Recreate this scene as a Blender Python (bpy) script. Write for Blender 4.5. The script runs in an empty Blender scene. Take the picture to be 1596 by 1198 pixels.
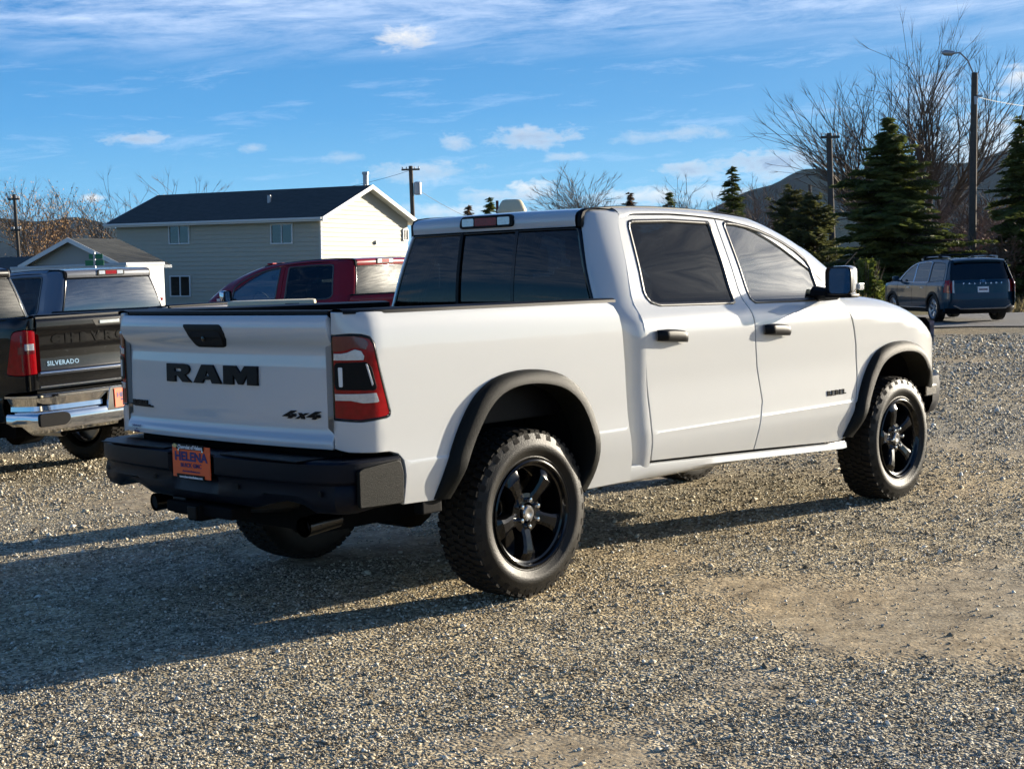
import bpy, bmesh, math, random
import numpy as np
from mathutils import Vector, Matrix, geometry
sc = bpy.context.scene
C = sc.collection
R = math.radians
# ------------------------------------------------------------------ camera
cd = bpy.data.cameras.new('camera'); cam = bpy.data.objects.new('camera', cd); C.objects.link(cam)
yaw, pit, rol, F = 0.7531, -0.0751, -0.0275, 2287.7
_F = Vector((math.cos(yaw)*math.cos(pit), math.sin(yaw)*math.cos(pit), math.sin(pit)))
_R = Vector((math.sin(yaw), -math.cos(yaw), 0)); _U = _R.cross(_F)
_R2 = _R*math.cos(rol)+_U*math.sin(rol); _U2 = _U*math.cos(rol)-_R*math.sin(rol)
CAM = Vector((-5.2472, -5.7688, 1.5834))
cam.matrix_world = Matrix(((_R2.x,_U2.x,-_F.x,CAM.x),(_R2.y,_U2.y,-_F.y,CAM.y),(_R2.z,_U2.z,-_F.z,CAM.z),(0,0,0,1)))
cd.sensor_width = 36; cd.lens = F/1596*36; cd.clip_start = .05; cd.clip_end = 20000
sc.camera = cam
# ------------------------------------------------------------------ light
SUN_AZ, SUN_EL = R(-16.4), R(11.4)
SDIR = Vector((math.cos(SUN_AZ)*math.cos(SUN_EL), math.sin(SUN_AZ)*math.cos(SUN_EL), math.sin(SUN_EL)))
sl = bpy.data.lights.new('sun', 'SUN'); sl.energy = 4.4; sl.angle = R(.55); sl.color = (1.0, .89, .725)
so = bpy.data.objects.new('sun', sl); C.objects.link(so); so.rotation_euler = SDIR.to_track_quat('Z', 'Y').to_euler()
so.location = (20, -8, 30)
sc.view_settings.view_transform = 'Standard'; sc.view_settings.look = 'None'
sc.view_settings.exposure = 1.32; sc.view_settings.gamma = 1.0; sc.view_settings.use_curve_mapping = False

def N(nt, typ, **kw):
    n = nt.nodes.new(typ)
    for k, v in kw.items():
        if k.startswith('i_'): n.inputs[int(k[2:])].default_value = v
        else: setattr(n, k, v)
    return n
def math_(nt, op, a, b=None, c=None, clamp=False):
    n = nt.nodes.new('ShaderNodeMath'); n.operation = op; n.use_clamp = clamp
    for i, v in enumerate((a, b, c)):
        if v is None: continue
        if hasattr(v, 'is_linked'): nt.links.new(v, n.inputs[i])
        else: n.inputs[i].default_value = v
    return n.outputs[0]
def mixc(nt, fac, a, b):
    n = nt.nodes.new('ShaderNodeMix'); n.data_type = 'RGBA'
    for i, v in ((0, fac), (6, a), (7, b)):
        if hasattr(v, 'is_linked'): nt.links.new(v, n.inputs[i])
        else: n.inputs[i].default_value = v if i == 0 else (*v, 1) if len(v) == 3 else v
    return n.outputs[2]
def ramp(nt, fac, stops):
    n = nt.nodes.new('ShaderNodeValToRGB'); nt.links.new(fac, n.inputs[0])
    el = n.color_ramp.elements
    while len(el) < len(stops): el.new(.5)
    for e, (p, c) in zip(el, stops): e.position = p; e.color = (*c, 1) if len(c) == 3 else c
    return n.outputs[0]

w = bpy.data.worlds.new('World'); sc.world = w; w.use_nodes = True
nt = w.node_tree; nt.nodes.clear()
sky = N(nt, 'ShaderNodeTexSky', sky_type='NISHITA'); sky.sun_disc = False
sky.sun_elevation = SUN_EL; sky.sun_rotation = R(90)-SUN_AZ; sky.altitude = 1200; sky.air_density = .9; sky.dust_density = .3; sky.ozone_density = 2.2
tc = N(nt, 'ShaderNodeTexCoord'); sp = N(nt, 'ShaderNodeSeparateXYZ'); nt.links.new(tc.outputs['Generated'], sp.inputs[0])
X, Y, Z = sp.outputs
az = math_(nt, 'MULTIPLY', math_(nt, 'ARCTAN2', Y, X), 57.29578)
el_ = math_(nt, 'MULTIPLY', math_(nt, 'ARCSINE', Z), 57.29578)
# coordinates of the view direction on a flat cloud deck
zc = math_(nt, 'MAXIMUM', Z, .02)
cb = N(nt, 'ShaderNodeCombineXYZ'); nt.links.new(math_(nt, 'DIVIDE', X, zc), cb.inputs[0]); nt.links.new(math_(nt, 'DIVIDE', Y, zc), cb.inputs[1])
mp = N(nt, 'ShaderNodeMapping'); mp.inputs['Rotation'].default_value = (0, 0, R(48)); mp.inputs['Scale'].default_value = (1.4, .35, 1); nt.links.new(cb.outputs[0], mp.inputs[0])
cn = N(nt, 'ShaderNodeTexNoise'); cn.inputs['Scale'].default_value = 1.3; cn.inputs['Detail'].default_value = 7; cn.inputs['Roughness'].default_value = .62; cn.inputs['Distortion'].default_value = .35; nt.links.new(mp.outputs[0], cn.inputs[0])
# angular coordinates for the puffy clouds
ca = N(nt, 'ShaderNodeCombineXYZ'); nt.links.new(az, ca.inputs[0]); nt.links.new(math_(nt, 'MULTIPLY', el_, 2.2), ca.inputs[1])
pn = N(nt, 'ShaderNodeTexNoise'); pn.inputs['Scale'].default_value = .95; pn.inputs['Detail'].default_value = 9; pn.inputs['Roughness'].default_value = .66; pn.inputs['Distortion'].default_value = .25; nt.links.new(ca.outputs[0], pn.inputs[0])
PN = math_(nt, 'SUBTRACT', pn.outputs[0], .5)
# high thin cloud: a sheet that begins about 16 degrees up, streaks below it
cs = N(nt, 'ShaderNodeCombineXYZ'); nt.links.new(math_(nt, 'MULTIPLY', az, .13), cs.inputs[0]); nt.links.new(math_(nt, 'ADD', math_(nt, 'MULTIPLY', el_, .85), math_(nt, 'MULTIPLY', az, .035)), cs.inputs[1])
cn2 = N(nt, 'ShaderNodeTexNoise'); cn2.inputs['Scale'].default_value = 1.6; cn2.inputs['Detail'].default_value = 9; cn2.inputs['Roughness'].default_value = .70; cn2.inputs['Distortion'].default_value = .35; nt.links.new(cs.outputs[0], cn2.inputs[0])
st = math_(nt, 'MULTIPLY', math_(nt, 'SUBTRACT', math_(nt, 'ADD', el_, math_(nt, 'MULTIPLY', cn.outputs[0], 2.2)), 9.1), .55, clamp=True)
band = math_(nt, 'MULTIPLY', math_(nt, 'SUBTRACT', cn2.outputs[0], .33), 2.6, clamp=True)
wisp = math_(nt, 'MULTIPLY', math_(nt, 'SUBTRACT', cn2.outputs[0], .54), 3.0, clamp=True)
st = math_(nt, 'MULTIPLY', st, math_(nt, 'SUBTRACT', 1.0, math_(nt, 'MULTIPLY', math_(nt, 'SUBTRACT', el_, 15.0), .09, clamp=True)))
ci = math_(nt, 'MAXIMUM', math_(nt, 'MULTIPLY', math_(nt, 'MULTIPLY', st, band), .68), math_(nt, 'MULTIPLY', wisp, .42))
mask_lit = None
# puffs: azimuth, elevation, half width, half height (degrees), brightness weight
PUFFS = [(46.92, 9.09, 1.12, 0.56, 1, 0.0), (57.17, 5.43, 1.22, 0.31, 0.75, 0.55), (45.12, 5.11, 0.76, 0.41, 0.55, 0.35), (42.09, 5.23, 1.84, 0.51, 0.8, 0.6), (46.59, 4.02, 2.29, 0.46, 0.55, 0.5), (42.15, 3.19, 1.07, 0.46, 0.95, 0.1), (43.77, 3.04, 1.4, 0.36, 0.7, 0.35), (58.78, 3.22, 0.51, 0.23, 0.9, 0.0), (36.0, 3.71, 1.58, 0.41, 0.85, 0.75), (32.92, 3.89, 2.17, 0.61, 0.95, 0.8), (35.93, 5.19, 1.53, 0.31, 0.45, 0.5), (37.89, 5.09, 1.27, 0.26, 0.35, 0.4), (23.98, 6.61, 0.76, 0.51, 0.8, 0.1), (25.21, 3.92, 2.55, 1.91, 0.6, 0.2), (37.94, 2.8, 2.8, 0.41, 0.75, 0.15), (52.8, 5.03, 0.56, 0.2, 0.35, 0.4), (49.29, 4.62, 1.02, 0.26, 0.3, 0.4), (45.4, 2.47, 3.06, 0.36, 0.55, 0.1), (40.87, 4.43, 1.02, 0.2, 0.4, 0.4), (34.75, 2.89, 2.29, 0.36, 0.6, 0.2), (27.13, 6.12, 1.53, 1.02, 0.35, 0.1), (143.2, 3.2, 3.2, 0.5, 0.53, 0.34), (-5.4, 7.7, 4.3, 0.5, 0.71, 0.27), (123.5, 3.2, 2.6, 1.0, 0.83, 0.58), (-41.9, 3.8, 2.9, 0.8, 0.79, 0.61), (-17.2, 3.1, 3.8, 0.8, 0.7, 0.21), (-143.2, 3.1, 4.8, 0.9, 0.72, 0.28), (-8.3, 6.2, 4.6, 0.9, 0.7, 0.35), (-104.3, 5.3, 2.5, 0.6, 0.83, 0.13), (84.4, 6.6, 2.8, 0.7, 0.69, 0.31), (19.2, 3.8, 3.2, 0.5, 0.75, 0.27), (-179.7, 7.4, 3.0, 0.7, 0.86, 0.16), (89.1, 4.0, 4.3, 0.8, 0.59, 0.3), (125.0, 5.5, 2.1, 0.8, 0.86, 0.67), (-62.2, 8.7, 2.1, 0.6, 0.89, 0.57)]
total = None; shade = None
for a0, e0, wa, we, dens, grey in PUFFS:
    da = math_(nt, 'DIVIDE', math_(nt, 'SUBTRACT', az, a0), wa); de = math_(nt, 'DIVIDE', math_(nt, 'SUBTRACT', el_, e0), we)
    d = math_(nt, 'SUBTRACT', 1.0, math_(nt, 'SQRT', math_(nt, 'ADD', math_(nt, 'MULTIPLY', da, da), math_(nt, 'MULTIPLY', de, de))))
    m = math_(nt, 'MULTIPLY', math_(nt, 'MULTIPLY', math_(nt, 'ADD', d, math_(nt, 'MULTIPLY', PN, 3.0)), 1.05, clamp=True), dens*.95)
    s_ = math_(nt, 'MULTIPLY', m, math_(nt, 'SUBTRACT', grey*1.4+.22, math_(nt, 'MULTIPLY', de, .75), clamp=True))
    total = m if total is None else math_(nt, 'MAXIMUM', total, m)
    shade = s_ if shade is None else math_(nt, 'MAXIMUM', shade, s_)
bright = mixc(nt, shade, (9.0, 8.7, 8.2), (2.3, 3.5, 5.4))
elc = math_(nt, 'DIVIDE', el_, 26.0, clamp=True)
blue = ramp(nt, elc, [(0, (2.9,5.8,7.9)), (.10, (1.75,4.8,7.6)), (.24, (.85,3.3,6.7)), (.40, (.50,2.35,5.6)), (.7, (.26,1.5,4.2)), (1, (.16,.95,3.0))])
msun = math_(nt, 'SUBTRACT', .95, math_(nt, 'MULTIPLY', math_(nt, 'POWER', math_(nt, 'MAXIMUM', 0.0, math_(nt, 'COSINE', math_(nt, 'MULTIPLY', math_(nt, 'ADD', az, 16.4), .0174533))), 4.0), .5))
class _S: pass
sat = _S(); sat.outputs = [mixc(nt, msun, sky.outputs[0], blue)]
col1 = mixc(nt, ci, sat.outputs[0], (7.5, 8.6, 10.6))
col2 = mixc(nt, total, col1, bright)
# glow of the hazy air round the sun
dt = N(nt, 'ShaderNodeVectorMath', operation='DOT_PRODUCT'); nt.links.new(tc.outputs['Generated'], dt.inputs[0]); dt.inputs[1].default_value = SDIR
gl0 = math_(nt, 'POWER', math_(nt, 'MAXIMUM', dt.outputs['Value'], 0.0), 90.0); gl1 = math_(nt, 'POWER', math_(nt, 'MAXIMUM', dt.outputs['Value'], 0.0), 9.0)
gsum = math_(nt, 'MULTIPLY', math_(nt, 'ADD', math_(nt, 'MULTIPLY', gl0, 170.0), math_(nt, 'MULTIPLY', gl1, 3.0)), math_(nt, 'ADD', .50, math_(nt, 'MULTIPLY', math_(nt, 'SUBTRACT', cn2.outputs[0], .34, clamp=True), 2.6)))
gc = N(nt, 'ShaderNodeVectorMath', operation='SCALE'); gc.inputs[0].default_value = (1.0, .90, .72); nt.links.new(gsum, gc.inputs['Scale'])
ga = N(nt, 'ShaderNodeVectorMath', operation='ADD'); nt.links.new(col2, ga.inputs[0]); nt.links.new(gc.outputs[0], ga.inputs[1]); col2 = ga.outputs[0]
bg = N(nt, 'ShaderNodeBackground'); bg.inputs[1].default_value = .05; nt.links.new(col2, bg.inputs[0])
wo = N(nt, 'ShaderNodeOutputWorld'); nt.links.new(bg.outputs[0], wo.inputs[0])

# ------------------------------------------------------------------ materials
def newmat(name):
    m = bpy.data.materials.new(name); m.use_nodes = True
    return m, m.node_tree, m.node_tree.nodes['Principled BSDF']
def mat(name, col, rough=.5, metal=0, coat=0, spec=.5, noise=0, nscale=8, bump=0, bscale=60, rvar=0, emis=None, coat_rough=.03):
    m, nt, b = newmat(name)
    b.inputs['Roughness'].default_value = rough; b.inputs['Metallic'].default_value = metal
    b.inputs['Coat Weight'].default_value = coat; b.inputs['Coat Roughness'].default_value = coat_rough; b.inputs['Specular IOR Level'].default_value = spec
    b.inputs['Base Color'].default_value = (*col, 1)
    if noise or rvar:
        t = N(nt, 'ShaderNodeTexCoord'); n = N(nt, 'ShaderNodeTexNoise'); n.inputs['Scale'].default_value = nscale; n.inputs['Detail'].default_value = 5
        nt.links.new(t.outputs['Object'], n.inputs[0])
        if noise:
            nt.links.new(mixc(nt, n.outputs[0], tuple(c*(1-noise) for c in col), tuple(min(1, c*(1+noise)) for c in col)), b.inputs['Base Color'])
        if rvar:
            nt.links.new(math_(nt, 'ADD', math_(nt, 'MULTIPLY', math_(nt, 'SUBTRACT', n.outputs[0], .5), rvar*2), rough, clamp=True), b.inputs['Roughness'])
    if bump:
        t = N(nt, 'ShaderNodeTexCoord'); n2 = N(nt, 'ShaderNodeTexNoise'); n2.inputs['Scale'].default_value = bscale; n2.inputs['Detail'].default_value = 3
        nt.links.new(t.outputs['Object'], n2.inputs[0]); bp = N(nt, 'ShaderNodeBump'); bp.inputs['Strength'].default_value = bump; bp.inputs['Distance'].default_value = .01
        nt.links.new(n2.outputs[0], bp.inputs['Height']); nt.links.new(bp.outputs[0], b.inputs['Normal'])
    if emis: b.inputs['Emission Color'].default_value = (*emis[:3], 1); b.inputs['Emission Strength'].default_value = emis[3]
    return m
def paint(name, col, rough=.35, metal=0.0, dust=1.0, cior=1.38):
    m, nt, b = newmat(name)
    b.inputs['Metallic'].default_value = metal; b.inputs['Coat Weight'].default_value = 1; b.inputs['Coat Roughness'].default_value = .015; b.inputs['Coat IOR'].default_value = cior
    b.inputs['Roughness'].default_value = rough; b.inputs['Specular IOR Level'].default_value = .3 if cior > 1.5 else .08
    t = N(nt, 'ShaderNodeTexCoord')
    # dust film, heavier low on the body
    n = N(nt, 'ShaderNodeTexNoise'); n.inputs['Scale'].default_value = 2.6; n.inputs['Detail'].default_value = 8; n.inputs['Roughness'].default_value = .7; nt.links.new(t.outputs['Object'], n.inputs[0])
    s = N(nt, 'ShaderNodeSeparateXYZ'); nt.links.new(t.outputs['Object'], s.inputs[0])
    low = math_(nt, 'MULTIPLY', math_(nt, 'SUBTRACT', 1.0, s.outputs[2]), .35, clamp=True)
    d = math_(nt, 'MULTIPLY', math_(nt, 'ADD', low, .10), math_(nt, 'MULTIPLY', n.outputs[0], 1.5*dust), clamp=True)
    nt.links.new(mixc(nt, d, col, (.30, .26, .20)), b.inputs['Base Color'])
    # dried water marks dull the clear coat in small spots
    n2 = N(nt, 'ShaderNodeTexNoise'); n2.inputs['Scale'].default_value = 16; n2.inputs['Detail'].default_value = 4; nt.links.new(t.outputs['Object'], n2.inputs[0])
    sp_ = math_(nt, 'MULTIPLY', math_(nt, 'SUBTRACT', n2.outputs[0], .60), 1.2, clamp=True)
    nt.links.new(math_(nt, 'ADD', sp_, .015), b.inputs['Coat Roughness'])
    # slight orange peel and panel waviness
    n3 = N(nt, 'ShaderNodeTexNoise'); n3.inputs['Scale'].default_value = 3.2; n3.inputs['Detail'].default_value = 1; nt.links.new(t.outputs['Object'], n3.inputs[0])
    bp = N(nt, 'ShaderNodeBump'); bp.inputs['Strength'].default_value = .10; bp.inputs['Distance'].default_value = .01; nt.links.new(n3.outputs[0], bp.inputs['Height'])
    nt.links.new(bp.outputs[0], b.inputs['Coat Normal'])
    return m
def glassmat(name, tint, f0=.05, dark=(.01,.012,.014), tr=1.0):
    m, nt, b = newmat(name); nt.nodes.remove(b); out = nt.nodes['Material Output']
    g = N(nt, 'ShaderNodeNewGeometry'); vm = N(nt, 'ShaderNodeVectorMath', operation='DOT_PRODUCT'); nt.links.new(g.outputs['Normal'], vm.inputs[0]); nt.links.new(g.outputs['Incoming'], vm.inputs[1])
    c = math_(nt, 'SUBTRACT', 1.0, math_(nt, 'ABSOLUTE', vm.outputs['Value']), clamp=True)
    f = math_(nt, 'ADD', math_(nt, 'MULTIPLY', math_(nt, 'POWER', c, 5.0), 1-f0), f0, clamp=True)
    t = N(nt, 'ShaderNodeBsdfTransparent'); t.inputs[0].default_value = (*tint, 1)
    gl = N(nt, 'ShaderNodeBsdfGlossy'); gl.inputs['Roughness'].default_value = .01; gl.inputs[0].default_value = (1, 1, 1, 1)
    tcn = N(nt, 'ShaderNodeTexCoord'); n3 = N(nt, 'ShaderNodeTexNoise'); n3.inputs['Scale'].default_value = 2.2; n3.inputs['Detail'].default_value = 1; nt.links.new(tcn.outputs['Object'], n3.inputs[0])
    bp = N(nt, 'ShaderNodeBump'); bp.inputs['Strength'].default_value = .15; bp.inputs['Distance'].default_value = .01; nt.links.new(n3.outputs[0], bp.inputs['Height']); nt.links.new(bp.outputs[0], gl.inputs['Normal'])
    df = N(nt, 'ShaderNodeBsdfDiffuse'); df.inputs[0].default_value = (*dark, 1)
    mx0 = N(nt, 'ShaderNodeMixShader'); mx0.inputs[0].default_value = tr; nt.links.new(df.outputs[0], mx0.inputs[1]); nt.links.new(t.outputs[0], mx0.inputs[2])
    mx = N(nt, 'ShaderNodeMixShader'); nt.links.new(f, mx.inputs[0]); nt.links.new(mx0.outputs[0], mx.inputs[1]); nt.links.new(gl.outputs[0], mx.inputs[2])
    nt.links.new(mx.outputs[0], out.inputs[0])
    return m
M = {}
M['white'] = paint('white_paint', (.56, .57, .56), dust=.30, cior=1.75)
M['black_paint'] = paint('black_paint', (.0015, .0015, .002), .25, 0, .02, cior=1.42)
M['red_paint'] = paint('red_paint', (.21, .003, .008), .35, .0, .06)
M['suv_paint'] = paint('slate_paint', (.008, .040, .068), .35, .1, .02, 1.32)
M['deep_black'] = mat('satin_black', (.003,.003,.004), .3, spec=.15)
M['flare'] = mat('flare_plastic', (.008, .0085, .007), .5, spec=.12, bump=.25, bscale=400, noise=.25, nscale=5)
M['bumper'] = mat('bumper_powdercoat', (.0018, .0032, .0085), .40, spec=.2, bump=.15, bscale=500, noise=.2)
M['plastic'] = mat('black_plastic', (.0025, .0025, .003), .45, spec=.18, noise=.2)
M['dark'] = mat('underbody_dark', (.005, .005, .005), .85, spec=.1, noise=.3)
M['gap'] = mat('shadow_gap', (.008, .008, .008), .9)
M['gloss_black'] = mat('gloss_black', (.003, .003, .0035), .16, coat=.45, spec=.2)
M['rubber'] = mat('tyre_rubber', (.013, .0115, .009), .48, spec=.25, noise=.8, nscale=7, bump=.2, bscale=160, rvar=.1)
M['tread'] = mat('tyre_tread', (.022, .0195, .016), .8, spec=.12, noise=.7, nscale=30)
M['chrome'] = mat('chrome', (.72, .72, .72), .08, metal=1, rvar=.04)
M['steel'] = mat('brushed_steel', (.38, .38, .38), .3, metal=1, rvar=.1)
M['trim'] = mat('window_trim', (.035, .032, .026), .35, coat=.3)
M['privacy'] = glassmat('privacy_glass', (.04, .055, .07), .045)
M['glass'] = glassmat('clear_glass', (.34, .40, .40), .20)
M['seat'] = mat('seat_fabric', (.012, .012, .014), .8, bump=.3)
M['liner'] = mat('headliner', (.03, .03, .03), .9)
M['sky_glass'] = glassmat('sky_reflecting_glass', (.05, .07, .09), .22)
M['back_glass'] = glassmat('back_glass', (.05, .07, .09), .045)
M['red_lens'] = mat('red_lens', (.27, .001, .004), .14, coat=.3, rvar=.02, spec=.25, noise=.45, nscale=34)
M['dark_red_lens'] = mat('dark_red_lens', (.12, .003, .005), .15, coat=1)
M['clear_lens'] = mat('clear_lens', (.55, .56, .58), .2, metal=.5, coat=1, noise=.25, nscale=60)
M['light_bar'] = mat('light_bar', (.75, .74, .70), .3, coat=1)
M['mirror'] = mat('mirror_glass', (.8, .8, .8), .01, metal=1)
M['orange'] = mat('orange_plate', (.88, .12, .02), .45)
M['navy'] = mat('navy_print', (.03, .02, .13), .5)
M['white_print'] = mat('white_print', (.75, .75, .75), .5)
M['gold'] = mat('gold_print', (.6, .5, .2), .4)
M['cream'] = mat('cream_plastic', (.66, .58, .38), .4, noise=.06)

# ------------------------------------------------------------------ object helpers
def tag(o, label=None, cat=None, group=None, kind=None):
    if label: o['label'] = label
    if cat: o['category'] = cat
    if group: o['group'] = group
    if kind: o['kind'] = kind
    return o
def empty(name, label, cat, loc=(0,0,0), rz=0, group=None):
    o = bpy.data.objects.new(name, None); o.empty_display_size = .3; C.objects.link(o); o.location = loc; o.rotation_euler = (0, 0, rz)
    return tag(o, label, cat, group)
def mk(name, verts, faces, m, parent=None, smooth=False, normals=None, mats=None, fmi=None):
    me = bpy.data.meshes.new(name); me.from_pydata([tuple(v) for v in verts], [], faces)
    for x in (mats or [m]): me.materials.append(x)
    if fmi is not None: me.polygons.foreach_set('material_index', fmi)
    if smooth or normals is not None: me.polygons.foreach_set('use_smooth', [True]*len(me.polygons))
    me.update()
    if normals is not None: me.normals_split_custom_set_from_vertices([tuple(n) for n in normals])
    o = bpy.data.objects.new(name, me); C.objects.link(o)
    if parent: o.parent = parent
    return o
def dup(o, parent=None, loc=None, rot=None, scale=None):
    c = o.copy(); C.objects.link(c)
    if parent is not None: c.parent = parent
    if loc is not None: c.location = loc
    if rot is not None: c.rotation_euler = rot
    if scale is not None: c.scale = scale
    return c
def copy_tree(o, parent=None):
    kids = list(o.children); c = o.copy(); C.objects.link(c); c.parent = parent
    for k in kids: copy_tree(k, c)
    return c
class MB:
    """collects boxes, tubes and loose faces and links them as one mesh"""
    def __init__(s): s.v = []; s.f = []
    def add(s, vs, fs):
        n = len(s.v); s.v += [tuple(v) for v in vs]; s.f += [tuple(i+n for i in f) for f in fs]; return s
    def box(s, a, b, bev=0):
        x0,y0,z0 = a; x1,y1,z1 = b
        if not bev:
            return s.add([(x0,y0,z0),(x1,y0,z0),(x1,y1,z0),(x0,y1,z0),(x0,y0,z1),(x1,y0,z1),(x1,y1,z1),(x0,y1,z1)],
                         [(0,3,2,1),(4,5,6,7),(0,1,5,4),(1,2,6,5),(2,3,7,6),(3,0,4,7)])
        bm = bmesh.new(); bmesh.ops.create_cube(bm, size=1)
        for v in bm.verts: v.co = Vector(((x0+x1)/2+v.co.x*(x1-x0), (y0+y1)/2+v.co.y*(y1-y0), (z0+z1)/2+v.co.z*(z1-z0)))
        bmesh.ops.bevel(bm, geom=bm.edges[:], offset=bev, segments=2, affect='EDGES', profile=.6)
        bm.verts.index_update(); s.add([v.co for v in bm.verts], [[v.index for v in f.verts] for f in bm.faces]); bm.free(); return s
    def obox(s, c, ax, ay, az):
        c, ax, ay, az = Vector(c), Vector(ax), Vector(ay), Vector(az)
        vs = [c+ax*i+ay*j+az*k for k in (-1,1) for i, j in ((-1,-1),(1,-1),(1,1),(-1,1))]
        return s.add(vs, [(0,3,2,1),(4,5,6,7),(0,1,5,4),(1,2,6,5),(2,3,7,6),(3,0,4,7)])
    def tube(s, pts, rad, n=8, caps=True):
        pts = [Vector(p) for p in pts]; rad = rad if isinstance(rad, (list, tuple)) else [rad]*len(pts)
        rings = []; up = None
        for i, p in enumerate(pts):
            d = (pts[min(i+1, len(pts)-1)]-pts[max(i-1, 0)]).normalized()
            a = d.orthogonal().normalized() if up is None else (up-d*up.dot(d)).normalized()
            up = a; b = d.cross(a)
            rings.append([p+(a*math.cos(2*math.pi*k/n)+b*math.sin(2*math.pi*k/n))*rad[i] for k in range(n)])
        vs = [v for r in rings for v in r]; fs = []
        for i in range(len(pts)-1):
            for k in range(n): fs.append((i*n+k, i*n+(k+1)%n, (i+1)*n+(k+1)%n, (i+1)*n+k))
        if caps: fs += [tuple(range(n-1, -1, -1)), tuple((len(pts)-1)*n+k for k in range(n))]
        return s.add(vs, fs)
    def lathe(s, prof, n=48, axis='y', mir=1):
        """prof: (radius, along axis); revolved round the y axis"""
        vs = []; fs = []; k = len(prof)
        for i in range(n):
            a = 2*math.pi*i/n
            for r, h in prof: vs.append((r*math.cos(a), h*mir, r*math.sin(a)))
        for i in range(n):
            j = (i+1) % n
            for q in range(k-1):
                f = (i*k+q, j*k+q, j*k+q+1, i*k+q+1)
                fs.append(f if mir > 0 else f[::-1])
        return s.add(vs, fs)
    def build(s, name, m, parent=None, smooth=False, mirror=False):
        v, f = s.v, s.f
        if mirror: v = [(a, -b, c) for a, b, c in v]; f = [q[::-1] for q in f]
        o = mk(name, v, f, m, parent, smooth)
        if smooth:
            o.data.set_sharp_from_angle(angle=R(35))
        return o
def shape2d(name, loops, m, parent=None, mw=None, ext=.004, bev=.0015):
    """a flat outline with holes, given thickness; loops in local x,y, thickness along z"""
    cu = bpy.data.curves.new(name, 'CURVE'); cu.dimensions = '2D'; cu.fill_mode = 'BOTH'; cu.extrude = ext; cu.bevel_depth = bev; cu.bevel_resolution = 1; cu.offset = -bev
    for lp in loops:
        s = cu.splines.new('POLY'); s.points.add(len(lp)-1)
        for p, q in zip(s.points, lp): p.co = (q[0], q[1], 0, 1)
        s.use_cyclic_u = True
    t = bpy.data.objects.new(name, cu); me = bpy.data.meshes.new_from_object(t); bpy.data.objects.remove(t); bpy.data.curves.remove(cu)
    me.name = name; me.materials.clear(); me.materials.append(m)
    o = bpy.data.objects.new(name, me); C.objects.link(o)
    if mw: me.transform(mw)
    if parent: o.parent = parent
    return o
def text_mesh(name, s, size, m, parent=None, mw=None, ext=.001, off=0, sx=1, spacing=1, shear=0, align='CENTER'):
    cu = bpy.data.curves.new(name, 'FONT'); cu.body = s; cu.size = size; cu.extrude = ext; cu.offset = off; cu.align_x = align; cu.align_y = 'CENTER'; cu.space_character = spacing; cu.shear = shear; cu.resolution_u = 2
    t = bpy.data.objects.new(name, cu); me = bpy.data.meshes.new_from_object(t); bpy.data.objects.remove(t); bpy.data.curves.remove(cu)
    me.name = name; me.materials.clear(); me.materials.append(m); me.transform(Matrix.Diagonal((sx, 1, 1, 1)))
    if mw: me.transform(mw)
    o = bpy.data.objects.new(name, me); C.objects.link(o)
    if parent: o.parent = parent
    return o
def frame_rear(x, y, z):      # local x -> -y (reading direction seen from behind), local y -> up, local z -> backwards
    return Matrix(((0,0,-1,x),(-1,0,0,y),(0,1,0,z),(0,0,0,1)))
def frame_right(x, y, z):     # on the right hand side, seen from the right: reads towards +x
    return Matrix(((1,0,0,x),(0,0,-1,y),(0,1,0,z),(0,0,0,1)))
# ---------- body shape of the pickups: half widths and heights in metres, x forward, rear axle at 0 ----------
def pchip(tab, t):
    n = len(tab)
    if t <= tab[0][0]: return tab[0][1]
    if t >= tab[-1][0]: return tab[-1][1]
    i = 0
    while tab[i+1][0] < t: i += 1
    def sl(k): return (tab[k+1][1]-tab[k][1])/(tab[k+1][0]-tab[k][0])
    def m(k):
        if k == 0: return sl(0)
        if k == n-1: return sl(n-2)
        a, b = sl(k-1), sl(k)
        return 0.0 if a*b <= 0 else 2*a*b/(a+b)
    h = tab[i+1][0]-tab[i][0]; u = (t-tab[i][0])/h
    y0, y1, m0, m1 = tab[i][1], tab[i+1][1], m(i)*h, m(i+1)*h
    return y0*(1+2*u)*(1-u)**2 + m0*u*(1-u)**2 + y1*u*u*(3-2*u) + m1*u*u*(u-1)
SIDE = [(.38,.90),(.46,.932),(.53,.948),(.56,.955),(.66,.972),(.700,.9738),(.711,.9744),(.718,.9722),(.80,.968),(.95,.964),(1.1,.970),
        (1.24,.976),(1.29,.972),(1.34,.952),(1.385,.918),(1.41,.902),(1.6,.832),(1.80,.752),(1.86,.728),(1.95,.69)]
BED = [(.45,.935),(.56,.955),(.70,.976),(.757,.9785),(.765,.9752),(.9,.970),(1.2,.970),(1.34,.966),(1.40,.957),(1.44,.940)]
def Yside(z): return pchip(SIDE, z)
def Ybed(z): return pchip(BED, z)
def cab_surf(x, z):
    y = Yside(z)
    return (x, -y, z)
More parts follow.
